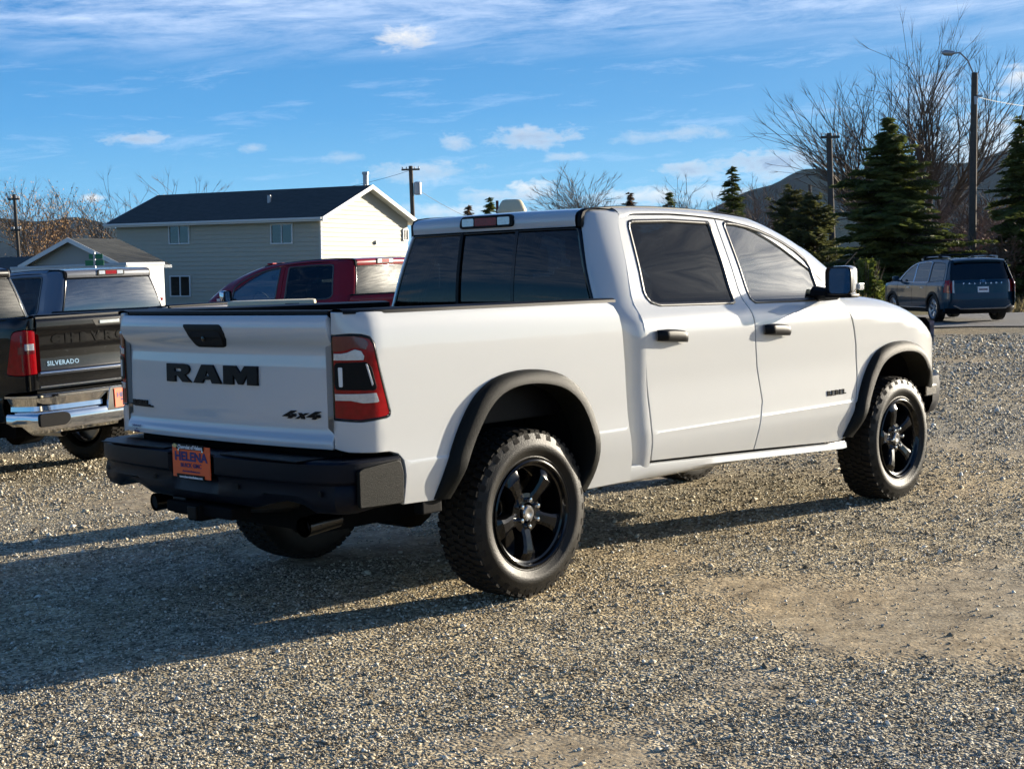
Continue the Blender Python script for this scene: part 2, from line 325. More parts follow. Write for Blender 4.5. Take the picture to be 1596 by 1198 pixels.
# rear face line of the cab and half width of the rear window
XRW = [(.4,.80),(1.2,.76),(1.41,.727),(1.83,.7875),(1.95,.86)]
WYR = [(.4,.83),(1.3,.83),(1.41,.78),(1.83,.652),(1.95,.60)]
RXC = [(.4,.14),(1.2,.16),(1.41,.24),(1.83,.24),(1.95,.24)]
def cab_corner(s, z):            # s in 0..1 from the rear face to the side
    a = s*math.pi/2; xr = pchip(XRW, z); wy = pchip(WYR, z); rx = pchip(RXC, z)
    return (xr+rx*(1-math.cos(a)), -(wy+(Yside(z)-wy)*math.sin(a)), z)
XC = -.97; LC = .26
def bed_surf(s, z):
    y = Ybed(z)
    if s >= XC: return (s, -y, z)
    a = min(1.0, (XC-s)/LC)*math.pi/2
    return (XC-.14*math.sin(a), -(y-(y-.815)*(1-math.cos(a))), z)
TG = [(.80,-1.118),(.835,-1.128),(.865,-1.130),(.885,-1.118),(.93,-1.112),(1.2,-1.112),(1.26,-1.108),(1.30,-1.112),(1.345,-1.128),(1.38,-1.142),(1.415,-1.142),(1.43,-1.128),(1.445,-1.10)]
def tg_surf(u, z):               # u = -y
    x = pchip(TG, z)
    e = max(0, (abs(u)-.70)/.12)
    return (x*(1-min(1,e)**2)+(-1.112)*min(1,e)**2 if e > 0 else x, -u, z)
ZTOP = [(2.7,1.42),(3.0,1.40),(3.33,1.382),(3.6,1.358),(3.8,1.322),(4.0,1.272),(4.2,1.215),(4.45,1.14),(4.65,1.02)]
def taper(x): return 0 if x < 3.85 else .50*(1-math.sqrt(max(0,1-((x-3.85)/.80)**2)))
def fender_surf(x, v):
    zt = pchip(ZTOP, x); zc = zt-.16; tp = taper(x)
    if v <= zc: return (x, -(Yside(v)-tp), v)
    a = min(1.0,(v-zc)/.24)*math.pi/2
    y0 = Yside(zc)-tp
    return (x, -(y0-.20*(1-math.cos(a))), zc+.16*math.sin(a))
# ------------------------------------------------------------------ curved sheet panels
def resample(pts, step, closed=True):
    out = []; n = len(pts)
    for i in range(n if closed else n-1):
        a, b = pts[i], pts[(i+1) % n]; L = math.hypot(b[0]-a[0], b[1]-a[1]); k = max(1, int(round(L/step)))
        for j in range(k): t = j/k; out.append((a[0]+(b[0]-a[0])*t, a[1]+(b[1]-a[1])*t))
    if not closed: out.append(pts[-1])
    return out
def round_poly(pts, r):
    if r <= 0: return pts
    out = []; n = len(pts)
    for i in range(n):
        p0, p, p1 = Vector(pts[i-1]), Vector(pts[i]), Vector(pts[(i+1) % n])
        a, b = p0-p, p1-p; la, lb = a.length, b.length
        if la < 1e-6 or lb < 1e-6: continue
        if a.angle(b, 0) > R(165): out.append(tuple(p)); continue
        rr = min(r, la*.45, lb*.45); A, B = p+a/la*rr, p+b/lb*rr
        for k in range(5): t = k/4; q = A*(1-t)**2+p*2*t*(1-t)+B*t*t; out.append(tuple(q))
    return out
def smooth_open(pts, n):
    """Catmull-Rom through the points, n samples equally spaced by length"""
    P = [Vector(p) for p in pts]; P = [P[0]*2-P[1]]+P+[P[-1]*2-P[-2]]; dense = []
    for i in range(1, len(P)-2):
        for k in range(12):
            t = k/12; a, b, c, d = P[i-1], P[i], P[i+1], P[i+2]
            dense.append(.5*((2*b)+(c-a)*t+(2*a-5*b+4*c-d)*t*t+(3*b-a-3*c+d)*t**3))
    dense.append(P[-2]); L = [0]
    for i in range(1, len(dense)): L.append(L[-1]+(dense[i]-dense[i-1]).length)
    out = []; j = 0
    for k in range(n):
        s = L[-1]*k/(n-1)
        while j < len(L)-2 and L[j+1] < s: j += 1
        t = (s-L[j])/max(1e-9, L[j+1]-L[j]); out.append(tuple(dense[j].lerp(dense[j+1], min(1, max(0, t)))))
    return out
def area(p): return sum(p[i-1][0]*p[i][1]-p[i][0]*p[i-1][1] for i in range(len(p)))/2
def inset(p, d):
    n = len(p); out = []
    for i in range(n):
        a, b, c = Vector(p[i-1]), Vector(p[i]), Vector(p[(i+1) % n])
        e = (b-a); f = (c-b)
        if e.length < 1e-9 or f.length < 1e-9: out.append(tuple(b)); continue
        e.normalize(); f.normalize(); n1 = Vector((-e.y, e.x)); n2 = Vector((-f.y, f.x)); m = n1+n2
        if m.length < 1e-6: m = n1
        m.normalize(); k = 1/max(.35, m.dot(n1)); out.append(tuple(b+m*d*k))
    return out
def inside(poly, x, y):
    r = False; j = len(poly)-1
    for i in range(len(poly)):
        if (poly[i][1] > y) != (poly[j][1] > y) and x < (poly[j][0]-poly[i][0])*(y-poly[i][1])/(poly[j][1]-poly[i][1])+poly[i][0]: r = not r
        j = i
    return r
def sfr(surf, u, v, h=2e-3):
    P = Vector(surf(u, v)); a = Vector(surf(u+h, v))-Vector(surf(u-h, v)); b = Vector(surf(u, v+h))-Vector(surf(u, v-h))
    n = a.cross(b)
    if n.length < 1e-12: n = Vector((0, -1, 0))
    return P, n.normalized(), a/(2*h), b/(2*h)
def panel(name, surf, outline, m, parent, holes=(), step=.045, edge=.0045, depth=.03, gap=.0025, lift=0, corner=0, bstep=.03, mirror=False, vrows=()):
    """a sheet of the body surface cut to an outline (u,v), its edges rolled in"""
    ol = round_poly(outline, corner); ol = resample(ol, bstep)
    if area(ol) < 0: ol = ol[::-1]
    ol = inset(ol, gap)
    loops = [ol]
    for h in holes:
        h = resample(h, bstep)
        if area(h) > 0: h = h[::-1]
        loops.append(h)
    V = []; NN = []; Fc = []
    rings = []
    for lp in loops:
        inn = inset(lp, edge); idx = [[], [], []]
        for q, (a, b) in enumerate(zip(inn, lp)):
            P, n, tu, tv = sfr(surf, a[0], a[1]); idx[0].append(len(V)); V.append(P+n*lift); NN.append(n)
            P1, n1, _, _ = sfr(surf, b[0], b[1]); o = (P1-P); o = o-n*o.dot(n); o = o.normalized() if o.length > 1e-9 else n
            idx[1].append(len(V)); V.append(P1+n*(lift-edge)); NN.append(o)
            idx[2].append(len(V)); V.append(P1+n*(lift-depth)); NN.append(o)
        rings.append((inn, idx))
        k = len(lp)
        for i in range(k):
            j = (i+1) % k
            Fc.append((idx[0][j], idx[0][i], idx[1][i], idx[1][j])); Fc.append((idx[1][j], idx[1][i], idx[2][i], idx[2][j]))
    pts = []; edges = []; vid = []
    for inn, idx in rings:
        b0 = len(pts); pts += [Vector(q) for q in inn]; vid += idx[0]; k = len(inn); edges += [(b0+i, b0+(i+1) % k) for i in range(k)]
    o0 = rings[0][0]; us = [q[0] for q in o0]; vs = [q[1] for q in o0]
    bl = [r[0] for r in rings[1:]]
    near = inset(o0, step*.35)
    u = min(us)+step*.5
    while u < max(us):
        v = min(vs)+step*.5
        while v < max(vs):
            if inside(near, u, v) and not any(inside(inset(h, step*.35), u, v) for h in bl):
                pts.append(Vector((u, v))); P, n, _, _ = sfr(surf, u, v); vid.append(len(V)); V.append(P+n*lift); NN.append(n)
            v += step
        for v in vrows:
            if inside(near, u, v) and not any(inside(inset(h, step*.35), u, v) for h in bl):
                pts.append(Vector((u, v+1e-4))); P, n, _, _ = sfr(surf, u, v); vid.append(len(V)); V.append(P+n*lift); NN.append(n)
        u += step
    cv, ce, cf, ov, oe, of = geometry.delaunay_2d_cdt(pts, edges, [], 0, 1e-6, True)
    mp_ = []
    for k, src in enumerate(ov):
        if src: mp_.append(vid[src[0]])
        else:
            P, n, _, _ = sfr(surf, cv[k][0], cv[k][1]); mp_.append(len(V)); V.append(P+n*lift); NN.append(n)
    for f in cf:
        c = sum((cv[i] for i in f), Vector((0, 0)))/len(f)
        if inside(o0, c.x, c.y) and not any(inside(h, c.x, c.y) for h in bl):
            if len(f) == 3:
                a2 = (cv[f[1]]-cv[f[0]]).cross(cv[f[2]]-cv[f[0]])
                if abs(a2) < 4e-7: continue
                f = f if a2 > 0 else f[::-1]
            Fc.append(tuple(mp_[i] for i in f))
    # orientation of every face follows the normals
    FF = []
    for f in Fc:
        a, b, c = V[f[0]], V[f[1]], V[f[2]]; g = (b-a).cross(c-a); nn = sum((NN[i] for i in f), Vector())
        FF.append(f if g.dot(nn) >= 0 else f[::-1])
    Fc = FF
    if mirror:
        V = [Vector((a[0], -a[1], a[2])) for a in V]; NN = [Vector((a[0], -a[1], a[2])) for a in NN]; Fc = [f[::-1] for f in Fc]
    return mk(name, V, Fc, m, parent, True, NN)
def patch(name, surf, outline, m, parent, lift=.002, thick=.003, mirror=False, corner=0, step=.03, bstep=.02, gap=0):
    return panel(name, surf, outline, m, parent, step=step, edge=min(.0015, thick*.5), depth=thick+lift, gap=gap, lift=lift, corner=corner, bstep=bstep, mirror=mirror)
def ring_trim(name, surf, outer, width, m, parent, lift=.0, depth=.02, mirror=False, bstep=.03):
    """a band that runs round an opening"""
    ol = resample(outer, bstep)
    if area(ol) < 0: ol = ol[::-1]
    inn = inset(ol, width); V = []; Fc = []; k = len(ol)
    for a, b in zip(ol, inn):
        P, n, _, _ = sfr(surf, *a); Q, n2, _, _ = sfr(surf, *b)
        V += [P-n*depth, P+n*lift, Q+n2*(lift*.4), Q-n2*depth]
    for i in range(k):
        j = (i+1) % k
        for q in range(3): Fc.append((i*4+q, j*4+q, j*4+q+1, i*4+q+1))
    if mirror: V = [(a[0], -a[1], a[2]) for a in V]
    else: Fc = [f[::-1] for f in Fc]
    return mk(name, V, Fc, m, parent, True)
def loft(name, rows, m, parent, smooth=True, mirror=False, flip=False, sharp=40):
    V = [p for r in rows for p in r]; k = len(rows[0]); Fc = []
    for i in range(len(rows)-1):
        for j in range(k-1): Fc.append((i*k+j, i*k+j+1, (i+1)*k+j+1, (i+1)*k+j))
    if mirror: V = [(a[0], -a[1], a[2]) for a in V]
    if mirror != flip: Fc = [f[::-1] for f in Fc]
    o = mk(name, V, Fc, m, parent, smooth)
    if smooth and sharp: o.data.set_sharp_from_angle(angle=R(sharp))
    return o
# ------------------------------------------------------------------ wheels
def tyre_profile(ro, rr, w):
    h = w/2       # outer face at -h (towards -y), radius, y
    return [(rr-.010, -h+.045), (rr+.004, -h+.022), (rr+.016, -h+.014), (rr+.020, -h+.016), (rr+(ro-rr)*.30, -h+.004), (rr+(ro-rr)*.34, -h+.000), (rr+(ro-rr)*.52, -h-.001), (rr+(ro-rr)*.56, -h+.002), (rr+(ro-rr)*.72, -h+.008), (rr+(ro-rr)*.86, -h+.018),
            (ro-.016, -h+.032), (ro-.012, -h+.06), (ro-.010, 0), (ro-.012, h-.06), (ro-.016, h-.032), (rr+(ro-rr)*.86, h-.018), (rr+(ro-rr)*.55, h), (rr+.016, h-.012), (rr-.01, h-.045)]
def make_wheel_meshes(ro=.415, rr=.262, w=.278, spoke_mat='gloss_black', nspoke=5, lug=6, first='rim', tread=True):
    b = MB(); b.lathe(tyre_profile(ro, rr, w), 72); tyre = b.build('tyre', M['rubber'], None, True)
    t = MB(); h = w/2
    if tread:
        n = 60; rnd = random.Random(5)
        for row, (yc, hw, ph) in enumerate(((-h+.048, .024, 0), (-h+.098, .021, .5), (0, .020, .15), (h-.098, .021, .6), (h-.048, .024, .1))):
            for i in range(n):
                a = 2*math.pi*(i+ph)/n; da = 2*math.pi/n*.36; sk = .10*2*math.pi/n*(1 if row % 2 else -1)
                r0, r1 = ro-.020, ro; lug_ = (i % 2)*.006 if row in (0, 4) else 0
                ya, yb = yc-hw-(lug_ if row == 0 else 0), yc+hw+(lug_ if row == 4 else 0)
                tl, th = (-.012 if row == 0 else 0), (.012 if row == 4 else 0)
                vs = []
                for r, sh in ((r0, 1.0), (r1, .82)):
                    for aa, yy in ((a-da*sh-sk, ya), (a+da*sh-sk, ya), (a+da*sh+sk, yb), (a-da*sh+sk, yb)):
                        rr_ = r-(.006 if (row == 0 and yy == ya) or (row == 4 and yy == yb) else 0)
                        vs.append((rr_*math.cos(aa), yy, rr_*math.sin(aa)))
                t.add(vs, [(4,5,6,7)[::-1], (0,1,5,4)[::-1], (1,2,6,5)[::-1], (2,3,7,6)[::-1], (3,0,4,7)[::-1]])
        # shoulder lugs wrap on to the side wall
        for sgn in (-1, 1):
            for i in range(n):
                if i % 2: continue
                a = 2*math.pi*(i+.25)/n; da = 2*math.pi/n*.42
                vs = []
                for r, yy in ((ro-.014, sgn*(h-.022)), (ro-.046, sgn*(h-.005)), (ro-.046, sgn*(h-.012)), (ro-.018, sgn*(h-.035))):
                    for aa in (a-da, a+da): vs.append((r*math.cos(aa), yy, r*math.sin(aa)))
                fs = [(0,1,3,2), (2,3,5,4), (0,2,4,6), (1,7,5,3), (0,6,7,1)]
                t.add(vs, fs)
    tr = t.build('tread', M['tread'], None) if tread else None
    if tr: tr['kind'] = 'stuff'
    s = MB(); hh = -h
    # barrel, lip
    s.lathe([(rr+.004, hh+.020), (rr+.004, hh+.012), (rr-.004, hh+.008), (rr-.012, hh+.014), (rr-.018, hh+.030), (rr-.028, hh+.034), (rr-.034, hh+.060), (rr-.038, .10), (rr-.05, .11)], 72)
    # dish behind
    s.lathe([(rr-.04, .02), (.06, .02), (.0, .02)], 48)
    # hub
    s.lathe([(.105, hh+.085), (.098, hh+.056), (.052, hh+.050), (.048, hh+.058)], 36)
    R0, R1 = .085, rr-.022
    for k in range(nspoke):
        a0 = -math.pi/2+2*math.pi*k/nspoke
        def P(r, t_, y): # t_ tangential
            ca, sa = math.cos(a0), math.sin(a0); return (r*ca-t_*sa, y, r*sa+t_*ca)
        rows = []
        for r, wt, wb, yf in ((R0-.02, .036, .05, hh+.055), (R0+.03, .030, .048, hh+.040), ((R0+R1)/2, .034, .050, hh+.030), (R1-.045, .044, .058, hh+.026), (R1-.030, .050, .062, hh+.034), (R1+.006, .058, .070, hh+.040)):
            rows.append([P(r, -wb, yf+.05), P(r, -wt, yf+.006), P(r, -wt*.55, yf-.002), P(r, wt*.55, yf-.002), P(r, wt, yf+.006), P(r, wb, yf+.05)])
        vs = [p for r_ in rows for p in r_]; fs = []
        for i in range(len(rows)-1):
            for j in range(5): fs.append((i*6+j, i*6+j+1, (i+1)*6+j+1, (i+1)*6+j))
        s.add(vs, fs)
    rim = s.build('wheel', M[spoke_mat], None, True); rim.data.set_sharp_from_angle(angle=R(22))
    l = MB(); l.lathe([(.0125, hh+.055), (.0125, hh+.030), (.010, hh+.024), (0, hh+.022)], 12); nut = l.build('lug_nut', M['chrome'], None, True)
    c = MB(); c.lathe([(.040, hh+.056), (.038, hh+.040), (.032, hh+.034), (.018, hh+.033), (.012, hh+.036), (0, hh+.036)], 24); cap = c.build('centre_cap', M['steel'], None, True)
    W = dict(tyre=tyre.data, tread=tr.data if tr else None, rim=rim.data, nut=nut.data, cap=cap.data, lug=lug)
    for o in (tyre, tr, rim, nut, cap):
        if o: bpy.data.objects.remove(o)
    return W
def put_wheel(W, parent, x, y, z, right=True, spin=0, steer=0):
    o = bpy.data.objects.new('wheel', W['rim']); C.objects.link(o); o.parent = parent; o.location = (x, y, z)
    o.rotation_euler = (0, spin, (0 if right else math.pi)+steer); o.rotation_mode = 'XYZ'
    for nm in ('tyre', 'tread', 'cap'):
        if W[nm]:
            c = bpy.data.objects.new({'cap': 'centre_cap'}.get(nm, nm), W[nm]); C.objects.link(c); c.parent = o
            if nm == 'tread': c['kind'] = 'stuff'
    for k in range(W['lug']):
        a = 2*math.pi*(k+.5)/W['lug']; c = bpy.data.objects.new('lug_nut', W['nut']); C.objects.link(c); c.parent = o; c.location = (.066*math.cos(a), 0, .066*math.sin(a))
    return o
# ------------------------------------------------------------------ surroundings
FH = Vector((math.cos(yaw), math.sin(yaw), 0)); RH = Vector((math.sin(yaw), -math.cos(yaw), 0))
def at(px, py, d):
    """point seen at px,py of the photograph, d metres ahead of where it was taken"""
    return CAM + (_F + _R2*((px-798)/F) + _U2*((599-py)/F))*d
def lat_dep(x, y): v = Vector((x-CAM.x, y-CAM.y, 0)); return v.dot(RH), v.dot(FH)
def sst(a, b, x): t = min(1, max(0, (x-a)/(b-a))); return t*t*(3-2*t)
def zg(x, y):
    l, d = lat_dep(x, y)
    z = -.035*max(0, min(25, -l-1.0))*min(1, max(0, d)/10) - .12*sst(4, 12, l)*sst(12, 34, d)
    return z
from mathutils import noise as MN
def bumpz(x, y):
    l, d = lat_dep(x, y); r = math.hypot(l, d); k = 1-sst(16, 28, r)
    return 0 if k <= 0 else k*(.012*MN.noise(Vector((x*.9, y*.9, 0)))+.007*MN.noise(Vector((x*3.1, y*3.1, 4)))+.003*MN.noise(Vector((x*9, y*9, 8))))-.004
def mask(x, y): return MN.noise(Vector((x*.55, y*.55, 3)))+.35*MN.noise(Vector((x*2.1, y*2.1, 6)))+.15*MN.noise(Vector((x*6, y*6, 1)))
V = []; Fc = []; NR, NA = 250, 420
for i in range(NR):
    r = 1.2*(9000/1.2)**((i/(NR-1))**1.25) if i else .01
    for j in range(NA):
        a = 2*math.pi*j/NA; x, y = CAM.x+r*math.cos(a), CAM.y+r*math.sin(a); V.append((x, y, zg(x, y)+bumpz(x, y)))
for i in range(NR-1):
    for j in range(NA): k = (j+1) % NA; Fc.append((i*NA+j, (i+1)*NA+j, (i+1)*NA+k, i*NA+k))
# ground material: crushed grey and tan gravel with sandy worn patches, turning to dry grass far away
m, nt, b = newmat('gravel_ground'); M['gravel'] = m
t = N(nt, 'ShaderNodeTexCoord'); P_ = t.outputs['Object']
def noi(scale, det=6, rough=.6, src=None):
    n = N(nt, 'ShaderNodeTexNoise'); n.inputs['Scale'].default_value = scale; n.inputs['Detail'].default_value = det; n.inputs['Roughness'].default_value = rough; nt.links.new(src or P_, n.inputs[0]); return n.outputs[0]
v1 = N(nt, 'ShaderNodeTexVoronoi'); v1.inputs['Scale'].default_value = 62; nt.links.new(P_, v1.inputs[0])
v2 = N(nt, 'ShaderNodeTexVoronoi'); v2.inputs['Scale'].default_value = 27; nt.links.new(P_, v2.inputs[0])
sx = N(nt, 'ShaderNodeSeparateXYZ'); nt.links.new(v1.outputs['Color'], sx.inputs[0])
stone = ramp(nt, sx.outputs[0], [(0, (.14,.115,.075)), (.35, (.33,.28,.19)), (.7, (.49,.43,.305)), (1, (.70,.64,.49))])
pa = N(nt, 'ShaderNodeAttribute'); pa.attribute_name = 'patch'; patchm = math_(nt, 'MULTIPLY', pa.outputs['Fac'], math_(nt, 'ADD', .55, math_(nt, 'MULTIPLY', noi(12, 5), .9)), clamp=True)
sand = mixc(nt, noi(40, 4), (.33,.265,.175), (.50,.41,.285))
tn = ramp(nt, noi(.30, 5), [(.32, (.80,.84,.92)), (.5, (.98,.95,.88)), (.66, (1.18,1.06,.86))])
clump = ramp(nt, noi(5.5, 8, .75), [(.34, (.50,.48,.46)), (.5, (.95,.95,.95)), (.66, (1.35,1.33,1.28))])
tm = N(nt, 'ShaderNodeMix'); tm.data_type = 'RGBA'; tm.blend_type = 'MULTIPLY'; tm.inputs[0].default_value = 1; nt.links.new(tn, tm.inputs[6]); nt.links.new(clump, tm.inputs[7]); tone = tm.outputs[2]
mul = N(nt, 'ShaderNodeMix'); mul.data_type = 'RGBA'; mul.blend_type = 'MULTIPLY'; mul.inputs[0].default_value = 1; nt.links.new(mixc(nt, math_(nt, 'MULTIPLY', patchm, .85), stone, sand), mul.inputs[6]); nt.links.new(tone, mul.inputs[7])
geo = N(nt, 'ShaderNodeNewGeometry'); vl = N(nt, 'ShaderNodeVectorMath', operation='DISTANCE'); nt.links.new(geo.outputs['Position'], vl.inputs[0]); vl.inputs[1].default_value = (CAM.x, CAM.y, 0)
fard = math_(nt, 'MULTIPLY', math_(nt, 'SUBTRACT', math_(nt, 'ADD', vl.outputs['Value'], math_(nt, 'MULTIPLY', noi(.2), 12)), 52), .2, clamp=True)
grass = mixc(nt, noi(1.2, 6), (.10,.105,.04), (.26,.205,.11))
stone_shade = math_(nt, 'SUBTRACT', 1.0, math_(nt, 'MULTIPLY', math_(nt, 'MULTIPLY', math_(nt, 'SUBTRACT', vl.outputs['Value'], 17.0), .07, clamp=True), .36)); dm = N(nt, 'ShaderNodeVectorMath', operation='SCALE'); nt.links.new(mul.outputs[2], dm.inputs[0]); nt.links.new(stone_shade, dm.inputs['Scale'])  # distance darkening of the colour stands in for shadows of unmodelled far stones
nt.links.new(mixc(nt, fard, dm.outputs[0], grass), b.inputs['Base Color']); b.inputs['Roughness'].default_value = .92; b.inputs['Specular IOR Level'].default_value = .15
hgt = math_(nt, 'ADD', math_(nt, 'ADD', math_(nt, 'MULTIPLY', v1.outputs['Distance'], -.9), math_(nt, 'MULTIPLY', v2.outputs['Distance'], -.8)), math_(nt, 'MULTIPLY', noi(9, 6), 1.2))
bp = N(nt, 'ShaderNodeBump'); bp.inputs['Strength'].default_value = .85; bp.inputs['Distance'].default_value = .020; hgt = math_(nt, 'MULTIPLY', hgt, math_(nt, 'SUBTRACT', 1.0, math_(nt, 'MULTIPLY', pa.outputs['Fac'], 1.12))); nt.links.new(hgt, bp.inputs['Height']); nt.links.new(bp.outputs[0], b.inputs['Normal'])
g = mk('ground', V, Fc, M['gravel'], None, True); tag(g, kind='structure')
at_ = g.data.attributes.new('patch', 'FLOAT', 'POINT'); at_.data.foreach_set('value', [min(1, max(0, (mask(v[0], v[1])-.16)*3.5))*.8 if abs(v[0]) < 40 and abs(v[1]) < 40 else 0 for v in V])
# loose stones: real geometry out to where single stones can no longer be told apart
rs = np.random.RandomState(7); tot = 0; pts = []
rnd = random.Random(11)
while len(pts) < 185000:
    # depth with falling density
    u = rnd.random(); d = 4.1*(34.0/4.1)**(u**1.0); l = (rnd.random()*2-1)*.50*d
    p = CAM+FH*d+RH*l
    k = mask(p.x, p.y)
    if k > .14 and rnd.random() < .85*min(1, (k-.14)*3.5): continue
    pts.append((p.x, p.y, d, l))
pts = np.array(pts); n = len(pts)
rad = .0038+.0052*rs.rand(n)**2.2+.012*(rs.rand(n) > .97)*rs.rand(n); rad *= np.clip(pts[:,2]/8.0, .8, 3.4)
oc = np.array([(1,0,0),(0,1,0),(-1,0,0),(0,-1,0),(0,0,1),(0,0,-1)], float)
vv = oc[None]*(1+.45*(rs.rand(n,6,1)-.5)) + (rs.rand(n,6,3)-.5)*.5
vv *= (np.stack([.8+.7*rs.rand(n), .7+.5*rs.rand(n), .6+.45*rs.rand(n)], 1)*rad[:,None])[:,None,:]
a = rs.rand(n)*6.283; ca, sa = np.cos(a)[:,None], np.sin(a)[:,None]; tl = (rs.rand(n)-.5)[:,None]*.9; ct, st_ = np.cos(tl), np.sin(tl)
x0, y0, z0 = vv[...,0], vv[...,1], vv[...,2]; x1, z1 = x0*ct+z0*st_, -x0*st_+z0*ct
X_, Y_ = x1*ca-y0*sa, x1*sa+y0*ca
zb = np.array([zg(p[0], p[1])+bumpz(p[0], p[1]) for p in pts])
co = np.stack([X_+pts[:,0][:,None], Y_+pts[:,1][:,None], z1+(zb+rad*.22)[:,None]], 2).reshape(-1,3)
of = np.array([(0,1,4),(1,2,4),(2,3,4),(3,0,4),(1,0,5),(2,1,5),(3,2,5),(0,3,5)])
fa = (of[None]+6*np.arange(n)[:,None,None]).reshape(-1)
me = bpy.data.meshes.new('gravel'); me.vertices.add(n*6); me.vertices.foreach_set('co', co.ravel()); me.loops.add(len(fa)); me.loops.foreach_set('vertex_index', fa.astype(np.int32)); me.polygons.add(n*8)
me.polygons.foreach_set('loop_start', np.arange(0, n*24, 3, dtype=np.int32)); me.polygons.foreach_set('loop_total', np.full(n*8, 3, np.int32)); me.update(); 
m, nt, b = newmat('loose_stone'); gi = N(nt, 'ShaderNodeNewGeometry')
nt.links.new(ramp(nt, gi.outputs['Random Per Island'], [(0, (.11,.09,.06)), (.2, (.28,.235,.165)), (.55, (.47,.41,.295)), (.85, (.66,.595,.455)), (1, (.86,.81,.68))]), b.inputs['Base Color']); b.inputs['Roughness'].default_value = .85; b.inputs['Specular IOR Level'].default_value = .2
me.materials.append(m); gv = bpy.data.objects.new('gravel', me); C.objects.link(gv); tag(gv, kind='stuff', label='crushed grey and tan stones lying loose on the lot', cat='gravel')
# asphalt road beyond the lot
def sheet(name, d0, d1, l0, l1, nd, nl, lift, m, kind='structure', wob=0):
    rows = []
    for i in range(nd+1):
        r = []
        for j in range(nl+1):
            d = d0+(d1-d0)*i/nd; l = l0+(l1-l0)*j/nl
            if wob and i == 0: d += wob*MN.noise(Vector((l*.4, 1, 2)))
            p = CAM+FH*d+RH*l; r.append((p.x, p.y, zg(p.x, p.y)+lift))
        rows.append(r)
    o = loft(name, rows, m, None, sharp=0); tag(o, kind=kind); return o
M['asphalt'] = mat('asphalt', (.15,.143,.13), .85, noise=.25, nscale=30, bump=.3, bscale=200)
sheet('road', 37.5, 47, -70, 90, 6, 80, .03, M['asphalt'], wob=1.6)
M['road_line'] = mat('road_line', (.60,.60,.56), .8, noise=.3, nscale=4)
sheet('road_line', 46.3, 46.42, -70, 90, 1, 80, .036, M['road_line'])
# ------------------------------------------------------------------ hills
m, nt, b = newmat('hill_forest'); t = N(nt, 'ShaderNodeTexCoord'); n1 = N(nt, 'ShaderNodeTexNoise'); n1.inputs['Scale'].default_value = .006; n1.inputs['Detail'].default_value = 10; n1.inputs['Roughness'].default_value = .7; nt.links.new(t.outputs['Object'], n1.inputs[0])
nt.links.new(ramp(nt, n1.outputs[0], [(.40, (.007,.016,.016)), (.54, (.012,.022,.020)), (.66, (.030,.034,.028))]), b.inputs['Base Color']); b.inputs['Roughness'].default_value = 1; b.inputs['Specular IOR Level'].default_value = 0
def ridge(name, d, prof, m, seed):
    rows = []; pr = smooth_open(prof, 160)
    for k in range(14):
        t = k/13; r = []
        for i, (px, py) in enumerate(pr):
            c = at(px, py, d); q = CAM+(c-CAM)*(1-.30*(1-t)); h = (c.z+3)*t**1.2
            h += (22*MN.noise(Vector((q.x*.004, q.y*.004, seed)))+7*MN.noise(Vector((q.x*.017, q.y*.017, seed))))*min(1, t*3)*(.5 if t > .9 else 1)*d/3500
            r.append((q.x, q.y, max(-3, h)))
        rows.append(r)
    rows.append([(x*1.05, y*1.05, -3) for x, y, z in rows[-1]])
    o = loft(name, rows, m, None, sharp=0); tag(o, kind='structure')
ridge('hills', 3400, [(900,400),(1000,372),(1100,330),(1160,300),(1205,287),(1240,270),(1275,266),(1330,272),(1400,266),(1450,252),(1500,256),(1560,240),(1640,228),(1800,225),(2100,230),(2600,280),(3200,330)], m, 1)
ridge('far_hills', 7000, [(-1600,330),(-900,350),(-400,332),(-100,338),(10,343),(70,345),(110,339),(150,345),(230,372),(330,385),(500,392),(700,385),(900,372),(1100,360),(1300,350)], m, 5)
